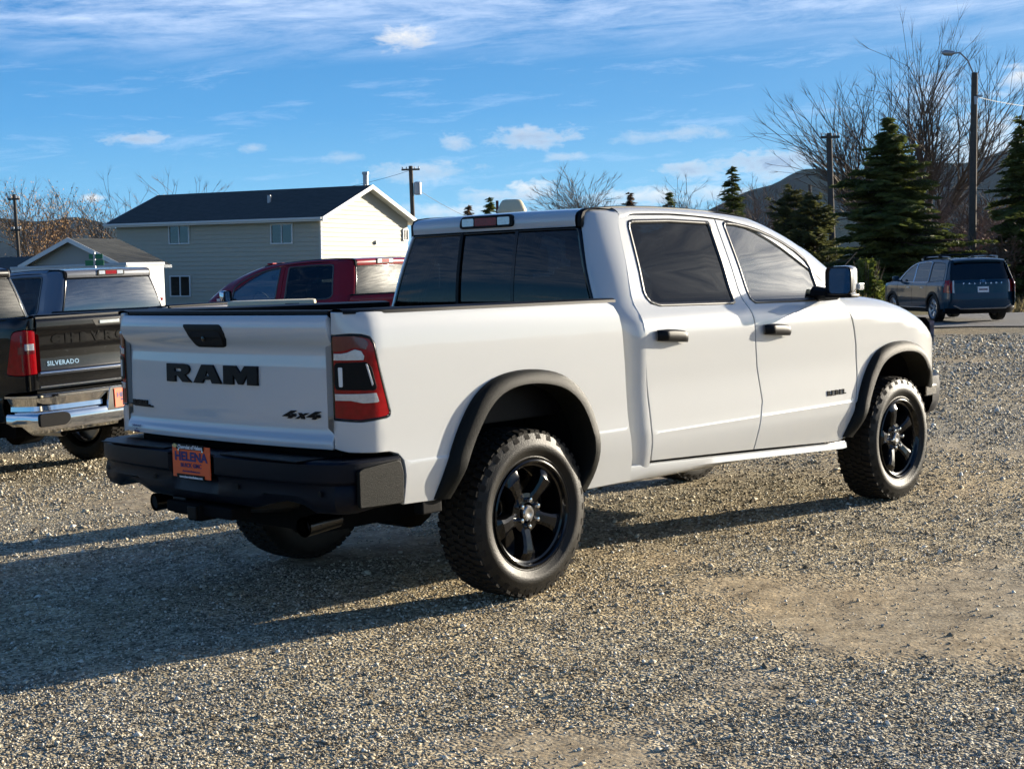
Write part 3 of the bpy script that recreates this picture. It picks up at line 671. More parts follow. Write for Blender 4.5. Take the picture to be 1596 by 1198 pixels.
# ------------------------------------------------------------------ trees
def bare_tree(name, label, base, height, spread, seed, col=(.155,.125,.095), levels=5, trunk_r=.22, group=None, leaves=0, multi=1, lean=.0, up=.5, leafcol=(.35,.20,.07), twig=.016, l0=.27, ang_=(.25, .62), lr=.62):
    rnd = random.Random(seed); trunk = MB(); crown = MB(); tips = []
    base = Vector(base)
    def seg(mb, p, q, r0, r1, n): mb.tube([p, q], [r0, r1], n, caps=False)
    def grow(p, d, L, r, lv):
        steps = 3 if lv < 3 else 2; q = p
        for s in range(steps):
            d = (d+Vector((rnd.gauss(0, .075), rnd.gauss(0, .075), rnd.gauss(0, .05)+.07*up))).normalized()
            q2 = q+d*(L/steps); r2 = r*(.84 if lv else .88)
            seg(trunk if lv == 0 else crown, q, q2, r, r2, 7 if lv == 0 else 5 if lv < 2 else 3)
            if lv > 0 and lv < levels and s < steps-1:
                side(q2, d, L*lr, r2*.6, lv+1)
            q, r = q2, r2
        if lv < levels:
            k = (3 if lv in (1, 2) else 2) if lv else 3
            for _ in range(k): side(q, d, L*(.78 if lv else .9)*rnd.uniform(.8, 1.15), r*.72, lv+1)
        else:
            tips.append(q)
            for _ in range(5):
                dd = (d+Vector((rnd.gauss(0, .35), rnd.gauss(0, .35), rnd.gauss(0, .25)+.1))).normalized(); q1 = q+dd*L*.26; d2 = (dd+Vector((rnd.gauss(0, .2), rnd.gauss(0, .2), .1))).normalized()
                crown.tube([q, q1, q1+d2*L*.24], [r*.7, r*.4, .002], 3, caps=False)
    def side(p, d, L, r, lv):
        o = d.orthogonal(); o.rotate(Matrix.Rotation(rnd.uniform(0, 6.283), 3, d)); ang = rnd.uniform(*ang_)
        nd = (d*math.cos(ang)+o*math.sin(ang)); nd.x *= 1+spread; nd.y *= 1+spread; nd.z += .12*up; grow(p, nd.normalized(), L, max(r, twig), lv)
    tops = []
    for k in range(multi):
        a = 2*math.pi*k/multi+rnd.random(); ln = lean*(1 if multi < 5 else (.25, 1, .6, .9, .4, .8, .55, 1)[k % 8]); d = Vector((math.cos(a)*ln, math.sin(a)*ln, 1)).normalized()
        grow(base+Vector((math.cos(a), math.sin(a), 0))*(.25 if multi > 1 else 0), d, height*l0, trunk_r, 0)
    zmax = max(t.z for t in tips)-base.z; s = height/zmax
    for mb in (trunk, crown): mb.v = [(base.x+(v[0]-base.x)*s, base.y+(v[1]-base.y)*s, base.z+(v[2]-base.z)*s) for v in mb.v]
    root = empty(name, label, 'tree', base, 0, group)
    for mb in (trunk, crown): mb.v = [(v[0]-base.x, v[1]-base.y, v[2]-base.z) for v in mb.v]
    bm_ = M.setdefault(('bark', col), mat('bark', col, .9, noise=.35, nscale=3))
    trunk.build('trunk', bm_, root, True); crown.build('crown', bm_, root)
    if leaves:
        lf = MB()
        for t in tips:
            for _ in range(leaves):
                c = (t-base)*s+Vector((rnd.gauss(0, .3), rnd.gauss(0, .3), rnd.gauss(0, .3))); u = Vector((rnd.gauss(0, 1), rnd.gauss(0, 1), rnd.gauss(0, 1))).normalized()*.06; w_ = u.orthogonal().normalized()*.04
                lf.add([c-u-w_, c+u-w_, c+u+w_, c-u+w_], [(0,1,2,3)])
        lm = M.setdefault(('leaf', leafcol), mat('dry_leaves', leafcol, .8, noise=.4, nscale=5)); o = lf.build('foliage', lm, root); o['kind'] = 'stuff'
    return root
def needle_mat(name, c0, c1):
    m, nt, b = newmat(name); gi = N(nt, 'ShaderNodeNewGeometry'); t = N(nt, 'ShaderNodeTexCoord'); n = N(nt, 'ShaderNodeTexNoise'); n.inputs['Scale'].default_value = .9; n.inputs['Detail'].default_value = 3; nt.links.new(t.outputs['Object'], n.inputs[0])
    f = math_(nt, 'ADD', math_(nt, 'MULTIPLY', gi.outputs['Random Per Island'], .5), math_(nt, 'MULTIPLY', n.outputs[0], .5), clamp=True)
    cc = mixc(nt, f, c0, c1); nt.links.new(cc, b.inputs['Base Color']); b.inputs['Roughness'].default_value = .75; b.inputs['Specular IOR Level'].default_value = .25
    tl = N(nt, 'ShaderNodeBsdfTranslucent'); nt.links.new(cc, tl.inputs[0]); mx = N(nt, 'ShaderNodeMixShader'); mx.inputs[0].default_value = .40; nt.links.new(b.outputs[0], mx.inputs[1]); nt.links.new(tl.outputs[0], mx.inputs[2]); nt.links.new(mx.outputs[0], nt.nodes['Material Output'].inputs[0])
    return m
M['needles'] = needle_mat('spruce_needles', (.030,.052,.016), (.17,.19,.045))
M['needles_dark'] = needle_mat('juniper_needles', (.035,.045,.018), (.14,.14,.045))
M['needles_brown'] = needle_mat('rusty_needles', (.08,.05,.03), (.18,.12,.07))
M['bark0'] = mat('conifer_bark', (.07,.05,.035), .95, noise=.4)
def conifer(name, label, base, height, radius, seed, mname='needles', dens=1.0, droop=.25, group=None, skirt=.05, size=.20, bare_top=0, shape=1.0):
    rnd = random.Random(seed); root = empty(name, label, 'tree', base, 0, group)
    tr = MB(); tr.tube([(0,0,-.3), (0,0,height*.5), (0,0,height*.97)], [radius*.075+.04, radius*.05+.02, .012], 7); tr.build('trunk', M['bark0'], root, True)
    fo = MB(); limb = MB(); z = height*skirt
    while z < height*.985:
        t = z/height; rr = radius*(1-t)**(.85*shape)*(1 if t > .12 else .75+t*2); nb = max(4, int((5+7*(1-t))*dens))
        for k in range(nb):
            a = rnd.uniform(0, 6.283); L = rr*rnd.uniform(.5, 1.12)*(1+.34*math.sin(a*2+seed+z*1.7)+.22*math.sin(a*5+z*3.1))+.06
            if L < .05: continue
            ex, ey = math.cos(a), math.sin(a); zz = z+rnd.uniform(-.32, .32)*height/8
            rise = rnd.uniform(.0, .25)*(.4+t)
            def pt(s): return Vector((ex*L*s, ey*L*s, zz+L*s*rise-droop*L*s*s*1.1+.10*L*max(0, s-.7)))
            limb.tube([pt(0), pt(.5), pt(.95)], [.022*L+.006, .014*L+.004, .004], 3, caps=False)
            ns = max(3, int(L*15*dens/ (size*5)))
            for i in range(ns):
                s = .18+.82*(i+rnd.random())/ns; c = pt(s); wd = (1.12-s)*L*.36+.05
                for sg in (-1, 1):
                    for _ in range(2):
                        o = rnd.uniform(.15, 1)*wd*sg; p = c+Vector((-ey*o, ex*o, -abs(o)*.22+rnd.uniform(-.04, .04)))
                        u = Vector((ex*.55-ey*sg*.8, ey*.55+ex*sg*.8, -.15+rnd.uniform(-.25, .25))).normalized()*size*rnd.uniform(.6, 1.2)
                        w_ = Vector((rnd.gauss(0, 1), rnd.gauss(0, 1), rnd.gauss(0, .6)+.3)).cross(u).normalized()*size*.24
                        fo.add([p-u*.4-w_*.6, p+u-w_*.1, p+u+w_*.1, p-u*.4+w_], [(0,1,2,3)])
        z += height*.030*(1.15-t*.55)/max(.6, dens)
    limb.build('branches', M['bark0'], root); o = fo.build('crown', M[mname], root); o['kind'] = 'stuff'
    return root
def base_at(px, d, py=430):
    p = at(px, py, d); return (p.x, p.y, zg(p.x, p.y)-.05)
def top_h(px, py, d): p = at(px, py, d); return p.z-zg(p.x, p.y)
# ------------------------------------------------------------------ pickup body
RA_O = [(-.657,.569),(-.60,.698),(-.548,.800),(-.48,.912),(-.405,1.005),(-.315,1.068),(-.21,1.106),(-.07,1.121),(.08,1.113),(.215,1.083),(.32,1.028),(.405,.948),(.462,.848),(.493,.734),(.494,.624),(.462,.519),(.42,.462)]
RA_I = [(-.555,.56),(-.51,.66),(-.45,.77),(-.385,.870),(-.312,.958),(-.222,1.015),(-.10,1.041),(.062,1.034),(.20,1.000),(.305,.930),(.375,.823),(.404,.711),(.403,.602),(.362,.50)]
FA_O = [(2.965,.49),(3.07,.66),(3.185,.855),(3.325,.995),(3.475,1.052),(3.651,1.068),(3.828,1.050),(3.985,.990),(4.11,.895),(4.20,.78),(4.24,.70)]
FA_I = [(3.075,.48),(3.16,.64),(3.255,.79),(3.345,.895),(3.43,.950),(3.55,.980),(3.676,.987),(3.82,.972),(3.95,.918),(4.05,.83),(4.11,.73)]
def mid(a, b, t=.5, n=30):
    a, b = smooth_open(a, n), smooth_open(b, n); return [(p[0]*(1-t)+q[0]*t, p[1]*(1-t)+q[1]*t) for p, q in zip(a, b)]
R_CUT, F_CUT = mid(RA_O, RA_I, .45), mid(FA_O, FA_I, .45)
SEAMX = [(.56,.958),(.70,.955),(.842,.945),(1.017,.922),(1.2,.905),(1.32,.900),(1.423,.904),(1.498,.917),(1.65,.95),(1.845,.992),(1.872,1.01)]
def seamx(z): return pchip(SEAMX, z)
REAR_DOOR = [(.962,.56),(1.955,.515),(1.976,.625),(2.0,.72),(2.02,.80),(2.0,.90),(1.973,1.007),(1.955,1.13),(1.944,1.262),(1.925,1.371),(1.915,1.45),(1.915,1.875),(1.70,1.889),(1.479,1.896),(1.15,1.893),(1.08,1.888),(1.02,1.872)]+[(seamx(z), z) for z in (1.845,1.75,1.65,1.57,1.498,1.45,1.40,1.35,1.30,1.24,1.18,1.10,1.017,.93,.842,.77,.70,.63,.60)]
REAR_WIN = [(1.119,1.388),(1.80,1.378),(1.826,1.384),(1.838,1.405),(1.848,1.835),(1.832,1.856),(1.461,1.866),(1.125,1.860),(1.090,1.852),(1.074,1.825),(1.022,1.465),(1.030,1.435),(1.055,1.405)]
FRONT_DOOR = [(1.955,.515),(2.95,.463),(2.985,.475),(3.029,.522),(3.06,.60),(3.085,.70),(3.105,.80),(3.112,.90),(3.096,1.074),(3.065,1.18),(3.024,1.271),(2.985,1.34),(2.955,1.40),(2.839,1.498),(2.735,1.568),(2.621,1.636),(2.52,1.695),(2.404,1.752),(2.28,1.803),(2.137,1.845),(2.03,1.865),(1.915,1.875),(1.915,1.45),(1.925,1.371),(1.944,1.262),(1.955,1.13),(1.973,1.007),(2.0,.90),(2.02,.80),(2.0,.72),(1.976,.625)]
FRONT_WIN = [(2.02,1.374),(2.76,1.366),(2.775,1.39),(2.777,1.47),(2.770,1.575),(2.745,1.622),(2.66,1.682),(2.55,1.735),(2.443,1.776),(2.33,1.810),(2.215,1.834),(2.10,1.850),(2.0,1.855),(1.982,1.842),(1.995,1.40)]
BED_FRONT = [(.80,.470),(.80,.60),(.765,.745),(.757,.853),(.742,1.12),(.728,1.29),(.71,1.355),(.675,1.405),(.63,1.428)]
LAMP = [(-1.228,.966),(-1.228,1.337),(-1.12,1.343),(-1.061,1.339),(-1.02,1.328),(-.996,1.300),(-.972,1.20),(-.914,.995),(-.918,.978),(-.94,.968),(-1.08,.958)]
ZS = [(.79,1.87),(1.05,1.872),(1.15,1.896),(1.479,1.901),(1.70,1.893),(1.915,1.880),(2.137,1.850),(2.404,1.757),(2.621,1.641),(2.839,1.503),(2.955,1.405),(3.05,1.392),(3.3,1.388)]
ZR = [(.79,1.922),(1.0,1.932),(1.32,1.937),(1.73,1.929),(2.08,1.910),(2.36,1.884),(2.645,1.826),(2.894,1.741),(3.151,1.592),(3.26,1.50)]
def zs(x): return pchip(ZS, x)
def zr(x): return pchip(ZR, x)
def quarter(s, z):
    """rear corner of the cab: s 0..1 round the corner, beyond 1 metres forward; above 1.87 it turns over to the roof"""
    lift = 0
    def base(s, z):
        if s <= 1: return cab_corner(max(0, s), z)
        return (pchip(XRW, z)+pchip(RXC, z)+(s-1), -Yside(z), z)
    zt = 1.87
    if z <= zt: return base(s, z)
    b = min(1.0, (z-zt)/.10)*math.pi/2; x, y, _ = base(s, zt)
    k = 1-math.cos(b)
    return (x+.05*k*max(0, 1-s), y+(abs(y)-.632)*k, zt+.056*math.sin(b))
def seam_s(z):
    return 1+seamx(z)-.002-pchip(XRW, z)-pchip(RXC, z)
def pickup(name, label, loc, rz, cfg, WH, group=None):
    P = M[cfg['paint']]; root = empty(name, label, 'pickup truck', (0, 0, 0), 0, group)
    both = (False, True)
    det = cfg.get('detail', True); st = .045 if det else .07
    for mir in both:
        # box side
        out = [(-.845,.566)]+[(-.655,.56)]+R_CUT+[(.46,.470)]+BED_FRONT+[(.0,1.436),(-.8,1.441),(-1.232,1.441),(-1.232,1.40),(-1.24,1.34),(-1.24,.96),(-1.236,.835),(-1.15,.822),(-.93,.815),(-.88,.800),(-.852,.77),(-.842,.70)]
        bs = panel('bed_side', bed_surf, out, P, root, holes=[LAMP], mirror=mir, step=st, depth=.04, vrows=(.745,.757,.761,.765,.78))
        # lamp
        lm_out = inset(LAMP[::-1] if area(LAMP) < 0 else LAMP, .004)
        build_lamp(cfg, root, mir)
        # cab quarter
        q = [(.02,.47)]
        q += [(seam_s(.56), .47)] + [(seam_s(z), z) for z in (.56,.63,.70,.77,.842,.93,1.017,1.1,1.18,1.24,1.30,1.35,1.40,1.45,1.498,1.57,1.65,1.75,1.845,1.87)]+[(seam_s(1.87)+.02,1.969)]+[(.0,1.969),(.0,1.83),(.0,1.60),(.0,1.41),(.02,1.2)]
        panel('cab_corner', quarter, q, P, root, mirror=mir, step=.05, edge=.004, gap=.001)
        # doors
        dr = panel('rear_door', cab_surf, REAR_DOOR, P, root, holes=[REAR_WIN], mirror=mir, step=st, vrows=(.69,.700,.7055,.711,.7145,.718,.73))
        ring_trim('window_trim', cab_surf, inset(REAR_WIN, -.003), .020, M['trim'], dr, .004, .03, mir)
        panel('window_glass', cab_surf, inset(REAR_WIN, .013), M[cfg.get('rear_glass', 'privacy')], dr, step=.12, lift=-.006, depth=.002, edge=.0005, gap=0, mirror=mir)
        df = panel('front_door', cab_surf, FRONT_DOOR, P, root, holes=[FRONT_WIN], mirror=mir, step=st, vrows=(.69,.700,.7055,.711,.7145,.718,.73))
        ring_trim('window_trim', cab_surf, inset(FRONT_WIN, -.003), .020, M['trim'], df, .004, .03, mir)
        panel('window_glass', cab_surf, inset(FRONT_WIN, .013), M['glass'], df, step=.12, lift=-.006, depth=.002, edge=.0005, gap=0, mirror=mir)
        for d_, x0, z0 in ((dr, .992, 1.222), (df, 2.02, 1.207)):
            h = MB(); y = -Yside(1.22)
            rows = []
            for t in range(13):
                u = t/12; xx = x0+.275*u; zz = z0+.012-.02*u+.004*math.sin(u*math.pi); ht = .034*(.82+.18*math.sin(u*math.pi)); yo = y-.012-.040*min(1, 5*min(u, 1-u)+.15)
                sec = [(0, 1), (-.5, .98), (-.9, .7), (-1, .2), (-1, -.4), (-.85, -.85), (-.5, -1), (0, -1)]
                rows.append([(xx, y-.008+(yo-y+.008)*(-a), zz+b*ht) for a, b in sec])
            hn = loft('door_handle', rows, M['plastic'] if cfg.get('black_handles', True) else M['chrome'], d_, mirror=mir)
            # shallow scoop behind the handle
        # body side lower moulding / sill
        rows = []
        for x in [.50, .60, .75, .95]+[.95+.2*i for i in range(1, 11)]+[3.0]:
            y = Yside(.53); zt = .556-.047*(x-.96)/1.0 if x < 2.97 else .462
            zt = max(.462, min(.557, zt)); zb = .462-.01*(x-.5)/2.5
            ysh = .0 if x > .9 else .02*(.9-x)/.4
            zt -= .003 if .93 < x < 2.99 else 0
            rows.append([(x, -y+.016+ysh, zt-.001), (x, -y+.001+ysh, zt-.006), (x, -y-.004+ysh, zt-.04), (x, -y+.012+ysh, zb+.012), (x, -y+.035+ysh, zb), (x, -y+.16, zb-.012), (x, -y+.30, zb+.0)])
        loft('sill', rows, P, root, mirror=mir, flip=True)
        # front wing
        fo = [(3.0,.47)]+F_CUT+[(4.235,.74),(4.30,.90),(4.36,.96),(4.40,1.00),(4.43,1.06),(4.455,1.10),(4.46,1.15),(4.3,1.29),(4.0,1.355),(3.6,1.435),(3.33,1.458),(3.1,1.476),(2.95,1.482),(2.965,1.405),(2.99,1.34),(3.03,1.271),(3.07,1.18),(3.101,1.074),(3.117,.90),(3.110,.80),(3.090,.70),(3.065,.60),(3.034,.522),(3.01,.49)]
        panel('front_wing', fender_surf, fo, P, root, mirror=mir, step=st, edge=.004)
        # arch flares
        for ao, ai, ysurf, xoff in ((RA_O, RA_I, Ybed, 0), (FA_O, FA_I, lambda z: Yside(min(z, 1.2)), 1)):
            A, B = smooth_open(ao, 44), mid(ai, ao, .10, 44); rows = []
            for i, (p, q) in enumerate(zip(A, B)):
                def yb(p): return ysurf(max(.5, p[1]))-(taper(p[0]) if xoff else 0)
                end = min(1, min(i, 43-i)/5); e = .35+.65*math.sin(end*math.pi/2)
                yo = yb(p); r = []
                for t, h in ((-.01, -.01), (-.01, .006), (.0, .014), (.06, .024), (.30, .040), (.70, .052), (.93, .052), (1.0, .043), (1.0, -.03), (1.0, -.10)):
                    xx, zz = p[0]*(1-t)+q[0]*t, p[1]*(1-t)+q[1]*t
                    r.append((xx, -(yo+h*(e if h > 0 else 1)), zz))
                rows.append(r)
            loft('arch_flare', rows, M['flare'] if cfg.get('flares', True) else P, root, mirror=mir, sharp=50)
            # wheel house
            rows = []; cx = 0 if not xoff else 3.672
            for i, q in enumerate(smooth_open(ai, 24)):
                dx, dz = q[0]-cx, q[1]-.42; s = 1.04
                rows.append([(cx+dx*1.03, -yb(q)+.03, .42+dz*1.03), (cx+dx*s, -.80, .42+dz*s), (cx+dx*s, -.55, .42+dz*s), (cx+dx*.4, -.54, .42+dz*.4), (cx, -.54, .42)])
            loft('wheel_house', rows, M['dark'], root, mirror=mir)
        # A pillar and roof rail
        rows = []
        for i in range(60):
            x = 1.03+(3.22-1.03)*i/59; a, b = zs(x), zr(x); yo = Yside(a)-.002; yi = .632 if x < 2.3 else .632+.115*((x-2.3)/.92)
            dpt = 0 if x < 2.3 else (x-2.3)/.92
            r = []
            for k in range(9):
                t = k/8*math.pi/2; f = k/8; dk = min(1, dpt*1.6); b2 = b-.055*dk*(1-.3*dpt); ya = (1-math.cos(t))*(1-dk)+f*dk; za = math.sin(t)*(1-dk)+(f+.22*f*(1-f)*2)*dk; r.append((x, -(yo-(yo-yi)*ya), a+(b2-a)*za))
            r.append((x-.02*dpt, -(yi-.03), b2-.035)); rows.append(r)
        loft('roof_rail', rows, P, root, mirror=mir, flip=False)
        # roof ditch moulding, turned down behind the cab
        rows = []
        path = [(.778,1.822),(.774,1.856),(.778,1.882),(.79,1.904),(.82,1.918),(.90,1.927)]+[(x, zr(x)+.003) for x in (1.1,1.4,1.7,2.0,2.2,2.35)]
        for x, z in path: rows.append([(x+(.02 if z < 1.93 else 0), -.665, z-(.02 if z >= 1.93 else 0)), (x, -.664, z), (x-.006, -.655, z+.004), (x-.006, -.634, z+.004), (x, -.625, z), (x+.02, -.624, z-.02)])
        loft('roof_moulding', rows, M['plastic'], root, mirror=mir)
    # roof
    prof = [(.765,1.828),(.760,1.858),(.762,1.884),(.774,1.902),(.80,1.914),(.86,1.923),(1.0,1.931)]+[(x, zr(x)) for x in (1.2,1.4,1.6,1.8,2.0,2.15,2.28,2.36,2.42)]
    rows = []
    for x, z in prof:
        r = []
        for j in range(25):
            y = -.632+1.264*j/24; c = 1-(y/.632)**2
            rib = .006*math.exp(-((abs(y)-.33)/.05)**2) if x > 1.0 else 0
            r.append((x-(.028*c if x < .85 else 0), y, z+(.008*c*(min(1, max(0, (z-1.86)/.08))))-rib))
        rows.append(r)
    loft('roof', rows, P, root, flip=False, sharp=0)
    MB().box((.86, -.60, 1.885), (2.3, .60, 1.895)).build('headliner', M['liner'], root)
    # rear window: sheet with crown, two bars and a sliding pane
    def rw(u, v):     # u = -y, v = z
        hw = pchip(WYR, v); x = pchip(XRW, v); c = 1-(u/hw)**2
        return (x-.030*c-.004, -u, v)
    wout = [(-.785,1.37),(.785,1.37),(.785,1.41),(.648,1.83),(-.648,1.83),(-.785,1.41)]
    sep = .215
    rear_frame = ring_trim('rear_window_frame', rw, wout, .022, M['gloss_black'], root, .002, .02)
    g = M[cfg.get('rear_win', 'back_glass')]
    slid = cfg.get('slider', True)
    for a, b, lf in (((-1, -sep, 0), (-sep, sep, -.008), (sep, 1, 0)) if slid else ((-1, 1, 0),)):
        def lim(u, v): return max(-(pchip(WYR, v)-.012), min(pchip(WYR, v)-.012, u))
        ol = [(lim(a, 1.375), 1.375), (lim(b, 1.375), 1.375), (lim(b, 1.6), 1.6), (lim(b, 1.822), 1.822), (lim(a, 1.822), 1.822), (lim(a, 1.6), 1.6)]
        panel('pane', rw, ol, g, rear_frame, step=.10, edge=.0005, depth=.002, gap=.002, lift=lf)
    for s_ in ((-sep, sep) if slid else ()):
        panel('window_bar', rw, [(s_-.012,1.375),(s_+.012,1.375),(s_+.012,1.825),(s_-.012,1.825)], M['plastic' if s_ < 0 else 'gloss_black'], rear_frame, step=.1, edge=.001, depth=.008, gap=0, lift=.003)
    # cab back below the window
    MB().box((.74, -.80, .55), (.76, .80, 1.385)).build('cab_back_panel', P, root)
    # high stop lamp
    cx_ = .732
    sl_ = shape2d('high_stop_lamp', [round_poly([(-.215,-.036),(.215,-.036),(.205,.034),(-.195,.034)], .03)], M['plastic'], root, frame_rear(cx_+.004, 0, 1.880), .008, .003)
    for a, b, mm in ((-.085, .085, 'red_lens'), (-.185, -.093, 'clear_lens'), (.093, .185, 'clear_lens')):
        shape2d('lens', [round_poly([(a,-.023),(b,-.023),(b,.021),(a,.021)], .008)], M[mm], sl_, frame_rear(cx_-.006, 0, 1.880), .003, .001)
    # windscreen, bonnet, nose
    rows = []
    for k in range(13):
        t = k/12; r = []
        for j in range(17):
            y = -1+2*j/16
            xt, zt_, wt = 2.42, 1.868, .62; xb, zb, wb = 3.20, 1.40, .74
            x = xt+(xb-xt)*t; z = zt_+(zb-zt_)*t+.03*math.sin(t*math.pi); ww = wt+(wb-wt)*t
            r.append((x+.13*(1-y*y)*t+.03*(1-y*y), y*ww, z+.016*(1-y*y)))
        rows.append(r)
    loft('windscreen', rows, M['glass'], root, flip=False, sharp=0)
    rows = []
    for k in range(20):
        x = 3.12+(4.50-3.12)*k/19; r = []
        wd = .775-.06*max(0, (x-4.1)/.4)
        z0 = pchip(ZTOP, x)
        for j in range(25):
            y = -1+2*j/24; bul = .022*(1/(1+math.exp((abs(y)-.62)*18)))
            r.append((x+.02*(1-y*y)*(1 if k == 19 else 0), y*wd, z0+.012*(1-y*y)+bul))
        rows.append(r)
    loft('bonnet', rows, P, root, sharp=0)
    rows = []
    for z, ins in ((1.20,.06),(1.16,.0),(1.0,-.03),(.85,-.04),(.74,-.01),(.60,.0),(.50,.10)):
        r = []
        for j in range(25):
            y = -1+2*j/24; r.append((4.60-ins-.26*abs(y)**2.6, y*.84, z))
        rows.append(r)
    loft('front_fascia', rows, M['plastic'], root, flip=False)
    gr = MB()
    for z in (1.12, 1.04, .96, .88): gr.tube([(4.61-.26*abs(t)**2.6*.6+.01, t*.52, z) for t in [-1+.2*i for i in range(11)]], .015, 6)
    gr.build('grille', M['gloss_black'], root, True)
    # front bumper
    rows = []
    for k in range(29):
        t = -1+k/14; y = .91*math.sin(t*math.pi/2*.98)/math.sin(math.pi/2*.98); x = 4.66-.42*abs(t)**3.0
        rows.append([(x-.10, y, .80), (x-.01, y, .79), (x+.01, y, .72), (x, y, .62), (x-.06, y, .55), (x-.15, y*.98, .52)])
    loft('front_bumper', rows, M['bumper'] if cfg.get('flares', True) else M['chrome'], root)
    for s_ in (-1, 1):
        hl = MB(); rows = []
        for z in (1.17, 1.10, 1.02): rows.append([(4.37+.19*(1-(i/8))-.02*(1.17-z)*3+.01, s_*(.60+.255*(i/8)**.8), z) for i in range(9)])
        loft('headlight', rows, M['clear_lens'], root, mirror=False, flip=s_ > 0)
        MB().box((4.12, s_*.915-.012, .66), (4.27, s_*.915+.012, .735), .008).build('bumper_end', M['chrome'] if s_ < 0 else M['bumper'], root)
    # box: floor, walls, rail caps
    b = MB(); b.box((-1.08, -.80, .86), (.68, .80, .885)); 
    for s_ in (-1, 1): b.box((-1.08, s_*.815-.012, .87), (.70, s_*.815+.012, 1.425))
    b.box((.66, -.80, .87), (.69, .80, 1.41)); b.build('bed_liner', M['plastic'], root)
    for mir in both:
        rows = []
        for x in (-1.10, -1.06, -.9, -.5, 0, .4, .66, .70):
            z = 1.437-(x+1.1)*.004; yo = Ybed(1.44)+(-.10 if x < -1.09 else -.05 if x < -1.05 else 0)*.6
            rows.append([(x, -.79, z-.05), (x, -.795, z+.006), (x, -.84, z+.014), (x, -yo+.012, z+.014), (x, -yo-.006, z+.006), (x, -yo-.008, z-.008)])
        loft('rail_cap', rows, M['plastic'], root, mirror=mir, flip=True)
    # tailgate
    tgo = [(-.812,.832),(.812,.832),(.815,.90),(.815,1.0),(.815,1.25),(.815,1.36),(.811,1.40),(.806,1.43),(-.806,1.43),(-.811,1.40),(-.815,1.36),(-.815,1.25),(-.815,1.0),(-.815,.90)]
    surf = cfg['tailgate_surf']
    tg = panel('tailgate', surf, tgo, P, root, step=.03, depth=.05, corner=.01, gap=.001)
    MB().box((-1.10, -.79, 1.425), (-1.03, .79, 1.446), .006).build('tailgate_cap', M['plastic'], tg)
    MB().box((-1.07, -.79, .88), (-1.035, .79, 1.43)).build('tailgate_inner', M['plastic'], tg)
    cfg['rear'](root, tg, surf)
    # underbody
    u = MB(); u.box((-.95, -.50, .41), (4.2, .50, .82)); u.box((.35, .05, .34), (2.3, .66, .5)); u.box((-.62, .30, .40), (-.25, .66, .58)); u.box((.50, -.86, .47), (2.98, .86, .80)); u.box((-1.05, -.78, .62), (-.62, .78, .86)); u.box((4.1, -.62, .5), (4.45, .62, 1.1))
    u.box((3.0, -.60, .6), (4.3, .60, 1.30)); u.box((-.6, -.53, .5), (.5, .53, .86))
    u.build('chassis', M['dark'], root)
    sw = MB(); sw.lathe([(.14, -.10), (.30, -.11), (.385, -.08), (.405, 0), (.385, .08), (.30, .11), (.14, .10)], 40); so_ = sw.build('spare_tyre', M['rubber'], root, True); so_.location = (-.80, 0, .60); so_.rotation_euler = (math.pi/2, 0, 0)
    i_ = MB(); i_.box((.84, -.87, .6), (3.05, .87, 1.30)); i_.box((2.85, -.80, 1.15), (3.25, .80, 1.385))
    i_.build('cabin_interior', M['dark'], root)
    for y in (-.40, .40):
        sd = MB(); sd.box((2.02, y-.25, 1.25), (2.16, y+.25, 1.62), .04); se = sd.build('seat_back', M['seat'], root, True)
        MB().box((2.00, y-.13, 1.66), (2.10, y+.13, 1.82), .035).build('headrest', M['seat'], se, True)
    sd = MB(); sd.box((1.04, -.66, 1.2), (1.17, .66, 1.56), .04); se = sd.build('rear_bench_back', M['seat'], root, True)
    for y in (-.45, 0, .45): MB().box((1.05, y-.12, 1.58), (1.13, y+.12, 1.72), .03).build('headrest', M['seat'], se, True)
    t = MB(); t.tube([(2.62+.05*math.sin(a), .40+.19*math.cos(a), 1.36+.17*math.sin(a)) for a in [i*math.pi/8 for i in range(17)]], .014, 6); t.build('steering_wheel', M['plastic'], root, True)
    MB().box((2.60, -.035+.0, 1.70), (2.63, .14, 1.76), .01).build('inside_mirror', M['plastic'], root)
    # axle, diff, fuel tank
    ax = MB(); ax.tube([(0, -.75, .42), (0, -.2, .42), (0, -.12, .42), (0, .12, .42), (0, .2, .42), (0, .75, .42)], [.05, .05, .16, .16, .05, .05], 12); ax.build('rear_axle', M['dark'], root, True)
    ax = MB(); ax.tube([(3.672, -.72, .40), (3.672, .72, .40)], .035, 8); ax.build('front_axle', M['dark'], root, True)
    # wheels
    for x, y, r_ in ((0, -.838, True), (3.672, -.838, True), (0, .838, False), (3.672, .838, False)):
        put_wheel(WH, root, x, y, .413, r_, cfg['spin'](x, y))
    cfg['mirror'](root)
    root.location = loc; root.rotation_euler = (0, 0, rz)
    return root
